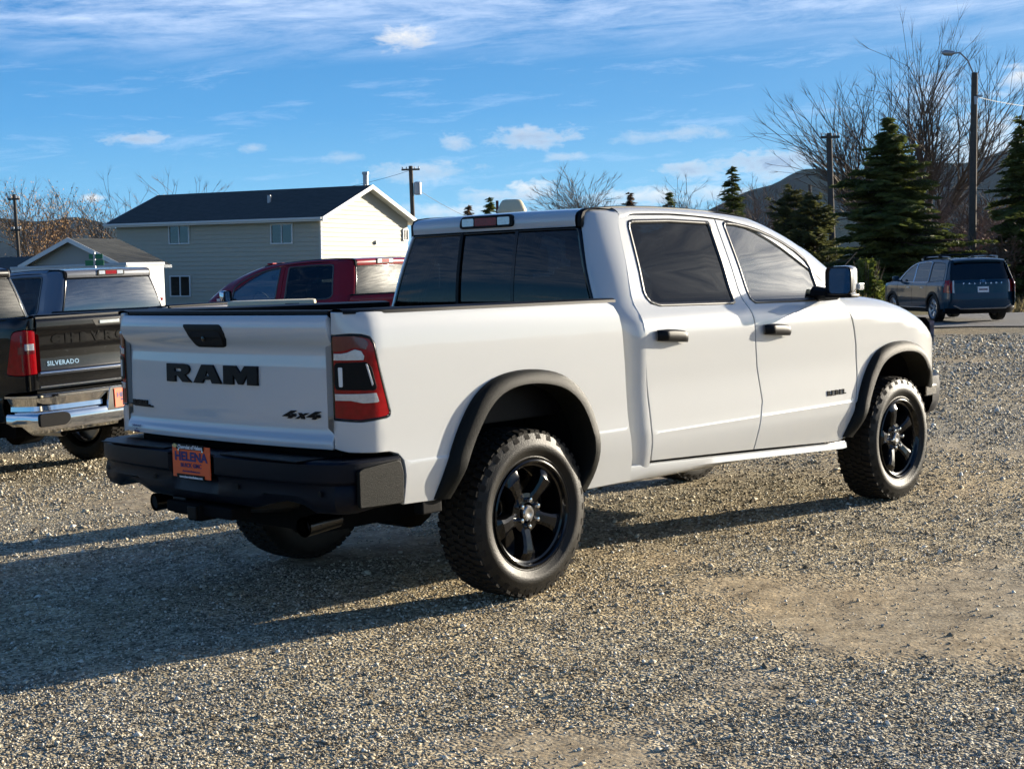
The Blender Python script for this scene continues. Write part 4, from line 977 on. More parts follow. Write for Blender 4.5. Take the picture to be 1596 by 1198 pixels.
def mirrors(paint_cap, face=True):
    def f(root):
        for mir in (False, True):
            s = -1 if not mir else 1
            c0 = Vector((2.655, s*1.112, 1.487))
            # housing: rounded shell, face set back
            rows = []
            for t, sc_ in ((0, .97), (.02, 1.0), (.045, 1.0), (.075, .92), (.10, .76), (.12, .45), (.126, .05)):
                r = []
                for k in range(25):
                    a = 2*math.pi*k/24; ca, sa = math.cos(a), math.sin(a); ex = .38
                    yy = .102*(abs(ca)**ex)*(1 if ca > 0 else -1)*sc_; zz = .086*(abs(sa)**ex)*(1 if sa > 0 else -1)*sc_
                    r.append((c0.x+t-abs(0)-.28*(yy*-s*-1 if False else yy*0)+(-.22*yy*s if True else 0)*1.0+.0, c0.y+yy, c0.z+zz+t*.12))
                rows.append(r)
            cap = loft('door_mirror', rows, paint_cap, root, sharp=50, flip=False)
            rim = [];
            rows = []
            for t, sc_ in ((.012, .99), (-.012, 1.02), (-.016, .95), (-.004, .90), (.0, .89)):
                rows.append([(c0.x+t-.22*yy*s, c0.y+yy, c0.z+zz) for yy, zz in [(.102*abs(math.cos(2*math.pi*k/24))**.38*(1 if math.cos(2*math.pi*k/24) > 0 else -1)*sc_, .086*abs(math.sin(2*math.pi*k/24))**.38*(1 if math.sin(2*math.pi*k/24) > 0 else -1)*sc_) for k in range(25)]])
            loft('mirror_bezel', rows, M['plastic'], cap)
            pts = rows[-1][:24]; mk('mirror_glass', pts, [tuple(range(24))[::-1]], M['mirror'], cap)
            a = MB(); a.tube([(c0.x+.06, s*.90, 1.41), (c0.x+.06, s*.98, 1.405), (c0.x+.07, s*1.06, 1.415)], [.05, .042, .045], 10); a.box((c0.x+.01, min(s*1.0, s*1.19), 1.382), (c0.x+.11, max(s*1.0, s*1.19), 1.405), .010)
            a.build('mirror_arm', M['plastic'], cap, True)
            MB().box((c0.x+.05, min(s*1.195, s*1.222), 1.43), (c0.x+.11, max(s*1.195, s*1.222), 1.47), .006).build('mirror_lamp', M['clear_lens'], cap)
    return f
def build_lamp(cfg, root, mir):
    if cfg.get('lamp') == 'split':
        L = panel('tail_lamp', bed_surf, LAMP2, M['red_lens'], root, step=.04, edge=.004, depth=.03, gap=.004, lift=.006, mirror=mir)
        patch('lamp_black', bed_surf, [(-1.21,1.20),(-1.06,1.20),(-1.06,1.14),(-1.21,1.14)], M['dark_red_lens'], L, .009, .004, mir)
        patch('clear_lens', bed_surf, [(-1.205,1.225),(-1.12,1.225),(-1.12,1.17),(-1.205,1.17)], M['clear_lens'], L, .011, .004, mir)
        patch('lamp_divider', bed_surf, [(-1.10,1.30),(-1.085,1.30),(-1.085,.99),(-1.10,.99)], M['dark_red_lens'], L, .009, .004, mir)
        return
    L = panel('tail_lamp', bed_surf, LAMP, M['red_lens'], root, step=.035, edge=.004, depth=.03, gap=.0035, lift=.001, mirror=mir)
    ring_trim('lamp_rim', bed_surf, inset(LAMP[::-1], .002), .009, M['gloss_black'], L, .003, .01, mir)
    patch('lamp_centre', bed_surf, round_poly([(-1.213,1.217),(-1.045,1.220),(-1.022,1.20),(-.993,1.105),(-1.005,1.095),(-1.205,1.100),(-1.215,1.12)], .02), M['deep_black'], L, .004, .003, mir)
    patch('dark_lens', bed_surf, round_poly([(-1.218,1.333),(-1.10,1.333),(-1.05,1.322),(-1.03,1.30),(-1.045,1.272),(-1.10,1.284),(-1.15,1.270),(-1.218,1.266)], .01), M['dark_red_lens'], L, .0035, .002, mir)
    patch('light_bar', bed_surf, round_poly([(-1.188,1.198),(-1.165,1.198),(-1.165,1.112),(-1.185,1.112)], .006), M['light_bar'], L, .007, .002, mir)
    patch('light_bar', bed_surf, round_poly([(-1.052,1.212),(-1.042,1.210),(-1.014,1.122),(-1.022,1.114)], .003), M['light_bar'], L, .007, .002, mir)
    patch('clear_lens', bed_surf, [(-1.215,1.228),(-1.06,1.228),(-1.055,1.245),(-1.07,1.268),(-1.10,1.276),(-1.14,1.262),(-1.17,1.258),(-1.213,1.258)], M['clear_lens'], L, .004, .003, mir)
    patch('clear_lens', bed_surf, [(-1.215,1.082),(-.997,1.082),(-.982,1.045),(-.995,1.040),(-1.07,1.040),(-1.13,1.052),(-1.213,1.052)], M['clear_lens'], L, .004, .003, mir)
LAMP2 = LAMP
def tg_white(u, z):
    x = pchip(TG2, z); c = 1-min(1, abs(u)/.83)**2.2
    return (x-.052*c, -u, z)
TG2 = [(.80,-1.100),(.835,-1.116),(.868,-1.118),(.890,-1.104),(.93,-1.100),(1.0,-1.101),(1.2,-1.098),(1.262,-1.094),(1.282,-1.098),(1.30,-1.110),(1.335,-1.130),(1.375,-1.134),(1.40,-1.130),(1.43,-1.112),(1.445,-1.09)]
def on_tg(surf, u, z, lift=.003):
    P, n, tu, tv = sfr(surf, u, z); tu = tu.normalized(); tv = n.cross(tu)
    return Matrix(((tu.x, tv.x, n.x, P.x+n.x*lift), (tu.y, tv.y, n.y, P.y+n.y*lift), (tu.z, tv.z, n.z, P.z+n.z*lift), (0, 0, 0, 1)))
def plate(parent, mw, small=False):
    pl = shape2d('licence_plate', [[(-.15,-.075),(.15,-.075),(.15,.075),(-.15,.075)]], M['orange'], parent, mw, .002, 0)
    pz = lambda x, y, z=.004: mw @ Matrix.Translation((x, y, z))
    fr = shape2d('plate_frame', [[(-.155,-.082),(.155,-.082),(.155,.082),(-.155,.082)], [(-.138,-.056),(.138,-.056),(.138,.058),(-.138,.058)]], M['navy'] if not small else M['orange'], pl, mw @ Matrix.Translation((0,0,.003)), .002, 0) if small else None
    if not small:
        for y0, y1 in ((.057, .082), (-.082, -.060)):
            shape2d('plate_frame', [[(-.115,y0),(.105,y0),(.105,y1),(-.115,y1)]], M['plastic'], pl, pz(0, 0), .0015, 0)
        text_mesh('frame_lettering', 'Chevrolet of Helena', .025, M['white_print'], pl, pz(0, .068, .0065), .0003, .0008, .95)
        text_mesh('frame_lettering', 'www.chevroletofhelena.com', .016, M['white_print'], pl, pz(0, -.072, .0065), .0003, .0006)
        shape2d('emblem', [[(-.018,-.005),(-.007,-.005),(-.005,-.009),(.009,-.009),(.007,-.005),(.018,-.005),(.020,.005),(.009,.005),(.007,.009),(-.007,.009),(-.005,.005),(-.016,.005)]], M['gold'], pl, pz(-.125, .072, .006), .001, 0)
        for x, y in ((-.095, .052), (.095, .052)):
            MB().lathe([(0.006, 0), (.006, -.003), (0, -.004)], 10).build('screw', M['chrome'], pl, True).matrix_world = pz(x, y, .003) @ Matrix.Rotation(-math.pi/2, 4, 'X')
    else:
        pass
    text_mesh('plate_lettering', 'HELENA', .058, M['navy'], pl, pz(0, .022), .0004, .0022, 1.22)
    text_mesh('plate_lettering', 'BUICK GMC', .027, M['navy'] , pl, pz(0, -.018), .0004, .0007, 1.15)
    text_mesh('plate_lettering', 'chevroletofhelena.com', .014, M['navy'], pl, pz(0, -.045), .0003, .0003, 1.1)
    return pl
# ------------------------------------------------------------------ rear ends
def bumper_loft(name, m, root, prof, xo=0.0, plan=None):
    half = plan or [(-1.310,0),(-1.308,.12),(-1.306,.17),(-1.306,.185),(-1.303,.30),(-1.297,.42),(-1.290,.50),(-1.280,.62),(-1.268,.72),(-1.250,.80),(-1.225,.87),(-1.205,.912),(-1.180,.942),(-1.150,.960),(-1.10,.972),(-1.0,.979),(-.92,.982),(-.875,.980),(-.860,.966)]
    pl = [(x, y) for x, y in half[::-1]]+[(x, -y) for x, y in half[1:]]
    rows = []
    for i, (x, y) in enumerate(pl):
        a, b = pl[max(0, i-1)], pl[min(len(pl)-1, i+1)]; t = Vector((b[0]-a[0], b[1]-a[1])).normalized(); n = Vector((-t.y, t.x))   # inward
        if n.dot(Vector((-.2, 0))-Vector((x, y))) < 0: n = -n
        rows.append([(x+n.x*o+xo, y+n.y*o, z) for o, z in prof(abs(y), x)])
    return loft(name, rows, m, root, flip=True, sharp=28)
def ram_loops(W, H, x0):
    def T(pts, a, b): return [(x0+W*(a+(b-a)*p[0]), H*(p[1]-.5)) for p in pts]
    Rr = [(0,0),(0,1),(.70,1),(.84,.97),(.93,.88),(.96,.74),(.94,.58),(.86,.46),(.76,.40),(1.02,0),(.66,0),(.47,.33),(.36,.33),(.36,0)]
    Rh = [(.34,.74),(.57,.74),(.62,.70),(.62,.62),(.57,.58),(.34,.58)]
    A = [(0,0),(.30,1),(.70,1),(1.0,0),(.67,0),(.62,.19),(.38,.19),(.33,0)]; Ah = [(.43,.40),(.57,.40),(.50,.68)]
    Mm = [(0,0),(0,1),(.37,1),(.50,.62),(.63,1),(1,1),(1,0),(.70,0),(.70,.52),(.56,.02),(.44,.02),(.30,.52),(.30,0)]
    return [T(Rr,0,.290), T(Rh,0,.290)], [T(A,.322,.632), T(Ah,.322,.632)], [T(Mm,.655,1.0)]
def four_by_four(mw, parent, m):
    def L(pts, a, w=.085, h=.036):
        return [(a+p[0]*w+p[1]*h*.55, (p[1]-.5)*h) for p in pts]
    four = [(0,.30),(.52,1),(.95,1),(.50,.45),(.62,.45),(.70,.62),(.98,.62),(.90,.45),(1.02,.45),(.98,.22),(.80,.22),(.74,0),(.44,0),(.50,.22),(.04,.22)]
    x_ = [(0,.0),(.38,.40),(.10,.75),(.42,.75),(.56,.58),(.76,.75),(1.1,.75),(.72,.42),(.92,0),(.60,0),(.50,.24),(.34,0)]
    bar = [(-.35,-.1),(-.20,.12),(3.05,.12),(2.9,-.1)]
    for i, lp in enumerate((L(four, -.125), L(x_, -.040, .070), L(four, .028))):
        shape2d('badge_letter', [lp], m, parent, mw, .003, .001)
M['exhaust'] = mat('exhaust_black_chrome', (.05,.05,.05), .2, metal=1)
def rear_white(root, tg, surf):
    hd = patch('gate_handle', surf, round_poly([(-.185,1.386),(.098,1.386),(.118,1.374),(.138,1.34),(.134,1.315),(.108,1.284),(.085,1.277),(-.115,1.277),(-.135,1.286),(-.148,1.325),(-.165,1.35),(-.188,1.376)], .008), M['plastic'], tg, .004, .004, step=.03, bstep=.012)
    patch('handle_recess', surf, round_poly([(-.150,1.352),(.100,1.352),(.112,1.32),(.088,1.290),(-.110,1.290),(-.128,1.32)], .012), M['gap'], hd, .0055, .002, step=.03, bstep=.012)
    c = sfr(surf, -.03, 1.318)[0]; MB().lathe([(.014, 0), (.012, -.006), (.0, -.008)], 14).build('gate_camera', M['gloss_black'], hd, True).matrix_world = Matrix.Translation(c+Vector((-.008, 0, 0))) @ Matrix.Rotation(-math.pi/2, 4, 'Z')
    for lps in ram_loops(.730, .088, -.365):
        cx_ = (min(p[0] for p in lps[0])+max(p[0] for p in lps[0]))/2
        mw = on_tg(surf, cx_-.030, 1.149, .004) @ Matrix.Translation((-cx_, 0, 0))
        shape2d('tailgate_letter', lps, M['plastic'], tg, mw, .005, .0015)
    four_by_four(on_tg(surf, .612, .982, .003), tg, M['deep_black'])
    mb_ = on_tg(surf, -.675, .985, .003)
    text_mesh('badge_lettering', 'REBEL', .036, M['deep_black'], tg, mb_, .003, .0022, 1.75, 1.05)
    shape2d('badge_bar', [[(-.115,-.004),(.095,-.004),(.095,-.010),(.125,-.010),(.125,-.017),(-.06,-.017)]], M['deep_black'], tg, mb_, .003, .0005)
    ms = on_tg(surf, -.712, .862, .0006)
    for t, s_, y in (('CHEVROLET', .016, .006), ('of', .012, -.008), ('HELENA', .014, -.022)): text_mesh('dealer_sticker', t, s_, M['navy'], tg, ms @ Matrix.Translation((0, y, 0)), .0002, .0004, 1.2)
    def prof(ay, x):
        side = x > -1.10; rec = .035 if ay < .178 else 0
        arch = 0
        if not side and .46 < ay < .80: arch = .045*math.sin((ay-.46)/.34*math.pi)**.7
        zb = .563+arch+(.012 if side else 0)
        st_ = .018 if not side else .0
        low = .020 if ay < .9 else .006
        return [(.22, .790 if not side else .80), (.035 if not side else .03, .797), (.010, .794), (0+rec*.3, .784), (rec, .775), (rec, .715), (rec*.9+st_*.1, .705), (rec*.9+st_, .690), (rec*.5+low+st_*.2, .672), (rec*.3+low, .64), (low+.002, zb+.045), (low+.004, zb+.038), (low+.020, zb+.010), (low+.035, zb), (.16, zb+.005)]
    b = bumper_loft('rear_bumper', M['bumper'], root, prof)
    # panel lines, step pads and sensors on the bumper
    for s_ in (-1, 1):
        MB().box((-1.30, min(s_*.22, s_*.78), .796), (-1.12, max(s_*.22, s_*.78), .803), .003).build('step_pad', M['plastic'], b)
        for yy, xx in ((.33, -1.299), (.84, -1.236)):
            MB().lathe([(.013, 0), (.013, -.003), (0, -.003)], 14).build('parking_sensor', M['plastic'], b, True).matrix_world = Matrix.Translation((xx+.012, s_*yy, .655)) @ Matrix.Rotation(-math.pi/2, 4, 'Z')
        shape2d('bumper_end_cap', [round_poly([(-1.13,.592),(-.885,.584),(-.872,.60),(-.868,.72),(-.882,.770),(-.90,.780),(-1.10,.764),(-1.13,.755)], .012)], M['flare'], b, Matrix(((1,0,0,0),(0,0,s_,s_*.984),(0,1,0,0),(0,0,0,1))), .006, .004)
    plate(root, frame_rear(-1.300, 0, .748) @ Matrix.Scale(1.0, 4))
    for s_ in (-1, 1): MB().box((-1.300, s_*.115-.02, .776), (-1.28, s_*.115+.02, .786)).build('plate_lamp', M['clear_lens'], b)
    h = MB(); h.box((-1.30, -.045, .470), (-.95, .045, .548), .006); h.box((-1.275, -.26, .490), (-1.16, .26, .545), .01); h.build('hitch_receiver', M['dark'], root, False)
    hh = MB(); hh.box((-1.312, -.034, .480), (-1.30, .034, .540), .004); hh.build('hitch_cover', M['plastic'], root)
    MB().box((-1.24, .15, .475), (-1.18, .26, .560), .01).build('tow_socket', M['plastic'], root)
    for s_ in (-1, 1):
        e = MB(); y = s_*.64 if s_ < 0 else .60; xx_ = -1.16 if s_ < 0 else -1.12
        e.tube([(-.95, y*.97, .490), (-1.05, y*.98, .487), (xx_, y, .482)], [.040, .045, .046], 20, caps=False); e.tube([(xx_-.005, y, .482), (-1.05, y*.98, .486)], [.042, .040], 20, caps=False)
        t = e.build('exhaust_tip', M['exhaust'], root, True)
        MB().tube([(-1.11, y, .484), (-1.09, y, .485)], .038, 16).build('exhaust_inside', M['gap'], t)
        # mud flap bracket / bump stops below the box corner
        MB().box((-.72, s_*.92-.03, .505), (-.60, s_*.92+.03, .565), .006).build('arch_bracket', M['plastic'], root)
def tg_chevy(u, z):
    x = pchip(TG3, z); c = 1-min(1, abs(u)/.83)**2.2
    return (x-.030*c, -u, z)
TG3 = [(.80,-1.09),(.84,-1.10),(.93,-1.106),(.965,-1.112),(.985,-1.100),(1.10,-1.094),(1.17,-1.094),(1.185,-1.102),(1.30,-1.106),(1.318,-1.122),(1.345,-1.130),(1.40,-1.130),(1.43,-1.112),(1.445,-1.09)]
def rear_chevy(full):
    def f(root, tg, surf):
        mw = on_tg(surf, 0, 1.235, .001)
        for i, ch in enumerate('CHEVROLET'):
            u = -.60+i*.150; text_mesh('tailgate_letter', ch, .10, M['gloss_black'], tg, on_tg(surf, u, 1.245, .002), .004, .004, 1.45)
        text_mesh('badge_lettering', 'SILVERADO', .055, M['chrome'], tg, on_tg(surf, -.53, 1.045, .002), .003, .0012, 1.15, 1.1)
        patch('chrome_strip', surf, [(-.79,.965),(.79,.965),(.79,.978),(-.79,.978)], M['chrome'], tg, .006, .004)
        patch('lower_chrome_strip', surf, [(-.79,.848),(.79,.848),(.79,.860),(-.79,.860)], M['chrome'], tg, .006, .004)
        hd = patch('gate_handle', surf, round_poly([(-.20,1.395),(.20,1.395),(.16,1.335),(-.16,1.335)], .012), M['plastic'], tg, .003, .004)
        patch('handle_lever', surf, [(-.12,1.384),(.12,1.384),(.12,1.356),(-.12,1.356)], M['chrome'], hd, .010, .005)
        def prof(ay, x):
            side = x > -1.10
            zb = .47+(.06 if side else 0)
            return [(.20, .80), (.02, .80), (.0, .792), (0, .775), (.02, .768), (.05, .70), (.045, .66), (.010, .640), (0, .62), (0, .56), (.012, zb+.03), (.05, zb), (.15, zb)]
        b = bumper_loft('rear_bumper', M['chrome'], root, prof)
        for s_ in (-1, 1):
            shape2d('corner_step', [round_poly([(-.15,-.055),(.10,-.055),(.15,-.02),(.15,.035),(.10,.055),(-.15,.055)] if s_ > 0 else [(.15,-.055),(-.10,-.055),(-.15,-.02),(-.15,.035),(-.10,.055),(.15,.055)], .025)], M['plastic'], b, Matrix(((-.16*s_,0,-.987,-1.252),(-.987,0,.16*s_,s_*.80),(0,1,0,.585),(0,0,0,1))) , .012, .004)
        sur = shape2d('plate_recess', [round_poly([(-.24,-.10),(.24,-.10),(.20,.10),(-.20,.10)], .02)], M['chrome'], b, frame_rear(-1.298, 0, .70), .008, .004)
        if full: plate(root, frame_rear(-1.315, 0, .70), True)
        MB().box((-1.33, -.04, .43), (-1.0, .04, .50), .005).build('hitch_receiver', M['dark'], root)
        for s_ in (-1, 1):
            e = MB(); e.tube([(-.8, s_*.62, .46), (-1.18, s_*.64, .46)], .04, 14, caps=False); e.build('exhaust_tip', M['steel'], root, True)
    return f
WH_A = make_wheel_meshes()
WH_B = make_wheel_meshes(ro=.405, rr=.262, w=.265, spoke_mat='steel', nspoke=6)
SP = {(0, -.838): .0, (3.672, -.838): .35}
white = pickup('pickup_truck', 'white crew cab pickup truck with black wheels and black rear bumper, large in the foreground', (0, 0, 0), 0,
   dict(paint='white', tailgate_surf=tg_white, rear=rear_white, mirror=mirrors(M['white']), spin=lambda x, y: .42 if x > 1 and y < 0 else .06), WH_A)
r = white
text_mesh('door_lettering', 'REBEL', .040, M['deep_black'], r, Matrix.Translation((0, -.0, 0)) @ frame_right(2.85, -Yside(.785)-.002, .785), .003, .002, 1.75, 1.25)
a = MB(); a.tube([(3.05, -.74, 1.40), (3.20, -.72, 1.47), (3.55, -.72, 1.667)], [.009, .0045, .003], 6); a.build('antenna', M['plastic'], r, True)
# the hard case standing in the box
def tilt_place(o, x, y, z, h, s=1.0, tilt=-.025):
    ax = Vector((math.cos(yaw), math.sin(yaw), 0))
    o.rotation_mode = 'QUATERNION'; o.location = (x, y, z); o.scale = (s, s, s)
    from mathutils import Quaternion
    o.rotation_quaternion = Quaternion(ax, tilt) @ Quaternion((0, 0, 1), h)
near = pickup('pickup_truck', 'black pickup truck with chrome rear bumper and orange plate at the left edge', (0, 0, 0), 0,
   dict(paint='black_paint', tailgate_surf=tg_chevy, rear=rear_chevy(True), mirror=mirrors(M['chrome']), lamp='split', flares=False, slider=False, black_handles=False, detail=False, spin=lambda x, y: .3), WH_B)
tilt_place(near, 1.58, 6.85, -.13, 1.811)
M['silver_paint'] = paint('silver_paint', (.20, .205, .22), .3, .5, .3)
b2 = pickup('pickup_truck', 'silver grey pickup truck with the sun glaring in its rear window, behind the black pickup', (0, 0, 0), 0,
   dict(paint='silver_paint', rear_win='sky_glass', tailgate_surf=tg_chevy, rear=rear_chevy(False), mirror=mirrors(M['chrome']), lamp='split', flares=False, slider=False, black_handles=False, detail=False, spin=lambda x, y: .1), WH_B)
tilt_place(b2, 4.67, 9.28, -.124, 1.727)
red = pickup('pickup_truck', 'dark red crew cab pickup truck seen over the bed of the white pickup', (0, 0, 0), 0,
   dict(paint='red_paint', tailgate_surf=tg_chevy, rear=rear_chevy(False), mirror=mirrors(M['chrome']), lamp='split', flares=False, slider=False, black_handles=False, detail=False, spin=lambda x, y: .6), WH_B)
tilt_place(red, 9.19, 9.23, -.09, 1.8167, 1.0275)
for k in (-2, -1, 0, 1, 2):
    MB().box((2.32, k*.22-.05, 1.895+.012), (2.42, k*.22+.05, 1.935), .012).build('cab_marker_lamp', M['red_lens'], red)
pp = MB(); pp.box((.80, -.30, 1.72), (.804, .12, 1.80)); pp.box((.775, -.34, 1.44), (.779, .02, 1.52)); pp.build('window_paper', M['white_print'], red)
# ------------------------------------------------------------------ SUV
def arc(cx, cz, r, a0, a1, n=16): return [(cx+r*math.cos(R(a0+(a1-a0)*i/(n-1))), cz+r*math.sin(R(a0+(a1-a0)*i/(n-1)))) for i in range(n)]
SV = [(.25,.92),(.45,.965),(.62,.985),(.80,.978),(1.0,.972),(1.07,.950),(1.12,.925),(1.55,.785),(1.66,.735),(1.74,.68)]
def suv_side(x, z):
    y = pchip(SV, z)
    if x < -.62: y -= .22*(1-math.sqrt(max(0, 1-((-.62-x)/.46)**2)))
    if x > 3.2: y -= .55*(1-math.sqrt(max(0, 1-((x-3.2)/.92)**2)))
    return (x, -y, z)
SR = [(.28,-.92),(.40,-1.0),(.62,-1.02),(.80,-1.0),(1.05,-.985),(1.13,-.955),(1.55,-.76),(1.66,-.70),(1.72,-.62)]
def suv_rear(u, z):
    x = pchip(SR, z); c = min(1, abs(u)/.98); return (x+.30*c**4-.02, -u, z)
def build_suv():
    P = M['suv_paint']; root = empty('suv', 'dark slate blue SUV with roof bars parked on the road beyond the gravel', 'SUV')
    for mir in (False, True):
        out = [(-.88,.42)]+[(-.46,.34)]+arc(0,.37,.44,180,0)[::1]+[(.46,.30),(2.44,.30)]+arc(2.9,.37,.44,180,0)+[(3.36,.32),(3.8,.35),(3.98,.55),(4.02,.75),(3.9,.98),(3.4,1.07),(2.85,1.13),(2.60,1.17),(2.2,1.40),(1.85,1.57),(1.5,1.66),(.9,1.715),(.2,1.72),(-.4,1.70),(-.66,1.66),(-.74,1.55),(-.84,1.30),(-.94,1.08),(-.98,.80),(-1.0,.60)]
        w1 = [(2.43,1.13),(2.36,1.22),(2.12,1.38),(1.86,1.51),(1.62,1.585),(1.50,1.60),(1.46,1.10)]
        w2 = [(1.40,1.10),(1.43,1.61),(.95,1.635),(.62,1.64),(.48,1.62),(.42,1.10)]
        w3 = [(.35,1.10),(.40,1.63),(.0,1.625),(-.40,1.59),(-.52,1.48),(-.58,1.14)]
        sp_ = panel('body_side', suv_side, out, P, root, holes=[w1, w2, w3], step=.07, mirror=mir, depth=.02, bstep=.05)
        for w_ in (w1, w2, w3):
            g = panel('window_glass', suv_side, inset(w_ if area(w_) > 0 else w_[::-1], .002), M['privacy'], sp_, step=.15, lift=-.008, depth=.002, edge=.0005, gap=0, mirror=mir)
            ring_trim('window_trim', suv_side, inset(w_ if area(w_) > 0 else w_[::-1], -.018), .018, M['chrome'] if w_ is not w3 else M['trim'], g, .006, .01, mir)
        for x0 in (.62, 1.60):
            MB().box((x0, .945, .925), (x0+.20, 1.0, .955), .01).build('door_handle', M['chrome'], root, True, mirror=not mir)
        for x0 in (.42, 1.44, 2.50):
            panel('door_gap', suv_side, [(x0,.45),(x0+.010,.45),(x0+.010,1.08),(x0,1.08)], M['gap'], root, step=.1, lift=.002, depth=.003, edge=.0005, gap=0, mirror=mir)
        # cladding
        for cx in (0, 2.9):
            A = arc(cx, .37, .475, 188, -8, 24); B = arc(cx, .37, .395, 188, -8, 24); rows = []
            for p, q in zip(A, B): rows.append([(p[0], suv_side(p[0], max(.3, p[1]))[1]+.002, p[1]), (p[0], suv_side(p[0], max(.3, p[1]))[1]-.014, p[1]), (q[0], suv_side(q[0], max(.3, q[1]))[1]-.016, q[1]), (q[0], -.72, q[1]), (cx, -.70, .37)])
            loft('arch_cladding', rows, M['flare'], root, mirror=mir)
        panel('sill_trim', suv_side, [(.48,.27),(2.42,.27),(2.42,.40),(.48,.40)], M['flare'], root, lift=.008, step=.2, mirror=mir)
        panel('chrome_sill_strip', suv_side, [(.48,.385),(2.42,.385),(2.42,.405),(.48,.405)], M['chrome'], root, lift=.012, step=.3, depth=.01, mirror=mir)
        m_ = MB(); s = -1
        m_.box((2.30, -1.17, 1.12), (2.42, -1.0, 1.27), .035); m_.box((2.33, -1.02, 1.11), (2.40, -.9, 1.16), .01); m_.build('door_mirror', P, root, True, mirror=mir)
        rb = MB(); rb.tube([(-.45, -.66, 1.765), (.2, -.67, 1.79), (1.2, -.66, 1.775), (1.45, -.65, 1.74)], .015, 8); rb.box((-.42, -.68, 1.70), (-.36, -.64, 1.77)); rb.box((1.38, -.68, 1.69), (1.44, -.64, 1.76)); rb.build('roof_rail', M['steel'], root, True, mirror=mir)
        # lamps
        lp = panel('tail_lamp', suv_side, [(-.96,.80),(-.72,.82),(-.78,1.14),(-.90,1.16),(-.95,1.05)], M['red_lens'], root, lift=.006, step=.06, mirror=mir)
        u0 = 1 if not mir else -1
        o1 = [(u0*.80,.80),(u0*.95,.80),(u0*.93,1.14),(u0*.80,1.15),(u0*.78,1.0)]
        panel('tail_lamp', suv_rear, o1 if area(o1) > 0 else o1[::-1], M['red_lens'], root, lift=.012, step=.05)
        o2 = [(u0*.74,.80),(u0*.79,.80),(u0*.785,1.10),(u0*.76,1.14),(u0*.74,1.13),(u0*.75,.98)]
        panel('lamp_strip', suv_rear, o2 if area(o2) > 0 else o2[::-1], M['light_bar'], root, lift=.014, step=.05)
        o3 = [(u0*.50,.515),(u0*.86,.545),(u0*.86,.575),(u0*.50,.545)]
        panel('reflector', suv_rear, o3 if area(o3) > 0 else o3[::-1], M['red_lens'], root, lift=.010, step=.05)
    hatch = panel('tailgate', suv_rear, [(-.965,.58),(.965,.58),(.965,1.05),(.93,1.13),(.80,1.62),(.74,1.68),(-.74,1.68),(-.80,1.62),(-.93,1.13),(-.965,1.05)], P, root, step=.06)
    panel('rear_window', suv_rear, [(-.84,1.145),(.84,1.145),(.735,1.60),(-.735,1.60)], M['privacy'], hatch, lift=.006, step=.08, depth=.01)
    panel('bumper', suv_rear, [(-.97,.30),(.97,.30),(.97,.59),(-.97,.59)], M['suv_paint'], root, lift=.02, step=.08, depth=.1)
    panel('lower_bumper', suv_rear, [(-.90,.24),(.90,.24),(.95,.40),(-.95,.40)], M['plastic'], root, lift=.035, step=.08, depth=.1)
    panel('skid_strip', suv_rear, [(-.62,.37),(.62,.37),(.78,.46),(.74,.475),(.60,.40),(-.60,.40),(-.74,.475),(-.78,.46)], M['steel'], root, lift=.045, step=.08, depth=.05)
    pl = panel('licence_plate', suv_rear, [(-.155,.80),(.155,.80),(.155,.96),(-.155,.96)], M['white_print'], hatch, lift=.012, step=.08, depth=.02)
    panel('plate_band', suv_rear, [(-.12,.855),(.12,.855),(.12,.905),(-.12,.905)], M['dark_red_lens'], pl, lift=.0135, step=.1, depth=.002, edge=.0004)
    for i, ch in enumerate('PALISADE'): text_mesh('badge_letter', ch, .055, M['chrome'], hatch, on_tg(suv_rear, -.52+i*.148, 1.045, .006), .002, .001, 1.3)
    em = shape2d('emblem', [[(.07*math.cos(t*math.pi/12), .036*math.sin(t*math.pi/12)) for t in range(24)], [(.06*math.cos(t*math.pi/12), .028*math.sin(t*math.pi/12)) for t in range(24)]], M['chrome'], hatch, on_tg(suv_rear, 0, 1.105, .004), .003, 0)
    text_mesh('emblem_letter', 'H', .055, M['chrome'], hatch, on_tg(suv_rear, 0, 1.105, .006), .002, .001, 1.0, 1, .3)
    rows = []
    for x, z, hw in [(-.78,1.64,.70),(-.80,1.675,.70),(-.72,1.71,.70),(-.5,1.735,.70),(-.1,1.752,.69),(.5,1.757,.69),(1.0,1.745,.68),(1.4,1.71,.68),(1.62,1.67,.68)]:
        rows.append([(x-.05*(1-(y/1.0)**2)*(1 if x < -.6 else 0), y*hw, z-.035*abs(y)**3) for y in [-1+i/8 for i in range(17)]])
    loft('roof', rows, P, root)
    rows = []
    for k in range(7):
        t = k/6; rows.append([(1.62+(2.85-1.62)*t+.12*(1-y*y), y*(.68+.17*t), 1.66+(1.13-1.66)*t+.03*(1-y*y)+.05*math.sin(t*math.pi)) for y in [-1+i/6 for i in range(13)]])
    loft('windscreen', rows, M['glass'], root)
    rows = []
    for x, z in ((2.75,1.14),(3.0,1.13),(3.4,1.08),(3.8,1.0),(3.98,.90)): rows.append([(x+.10*(1-y*y), y*(.90-.32*max(0, x-3.2)**1.5), z+.03*(1-y*y)) for y in [-1+i/6 for i in range(13)]])
    loft('bonnet', rows, P, root)
    rows = []
    for z in (.95, .75, .5, .3): rows.append([(4.1-.35*abs(y)**3, y*.72, z) for y in [-1+i/6 for i in range(13)]])
    loft('front_fascia', rows, M['plastic'], root)
    u = MB(); u.box((-.80, -.66, .26), (3.7, .66, .9)); u.box((.5, -.86, .27), (2.4, .86, 1.05)); u.box((-.85, -.80, .62), (-.46, .80, 1.02)); u.build('chassis', M['dark'], root)
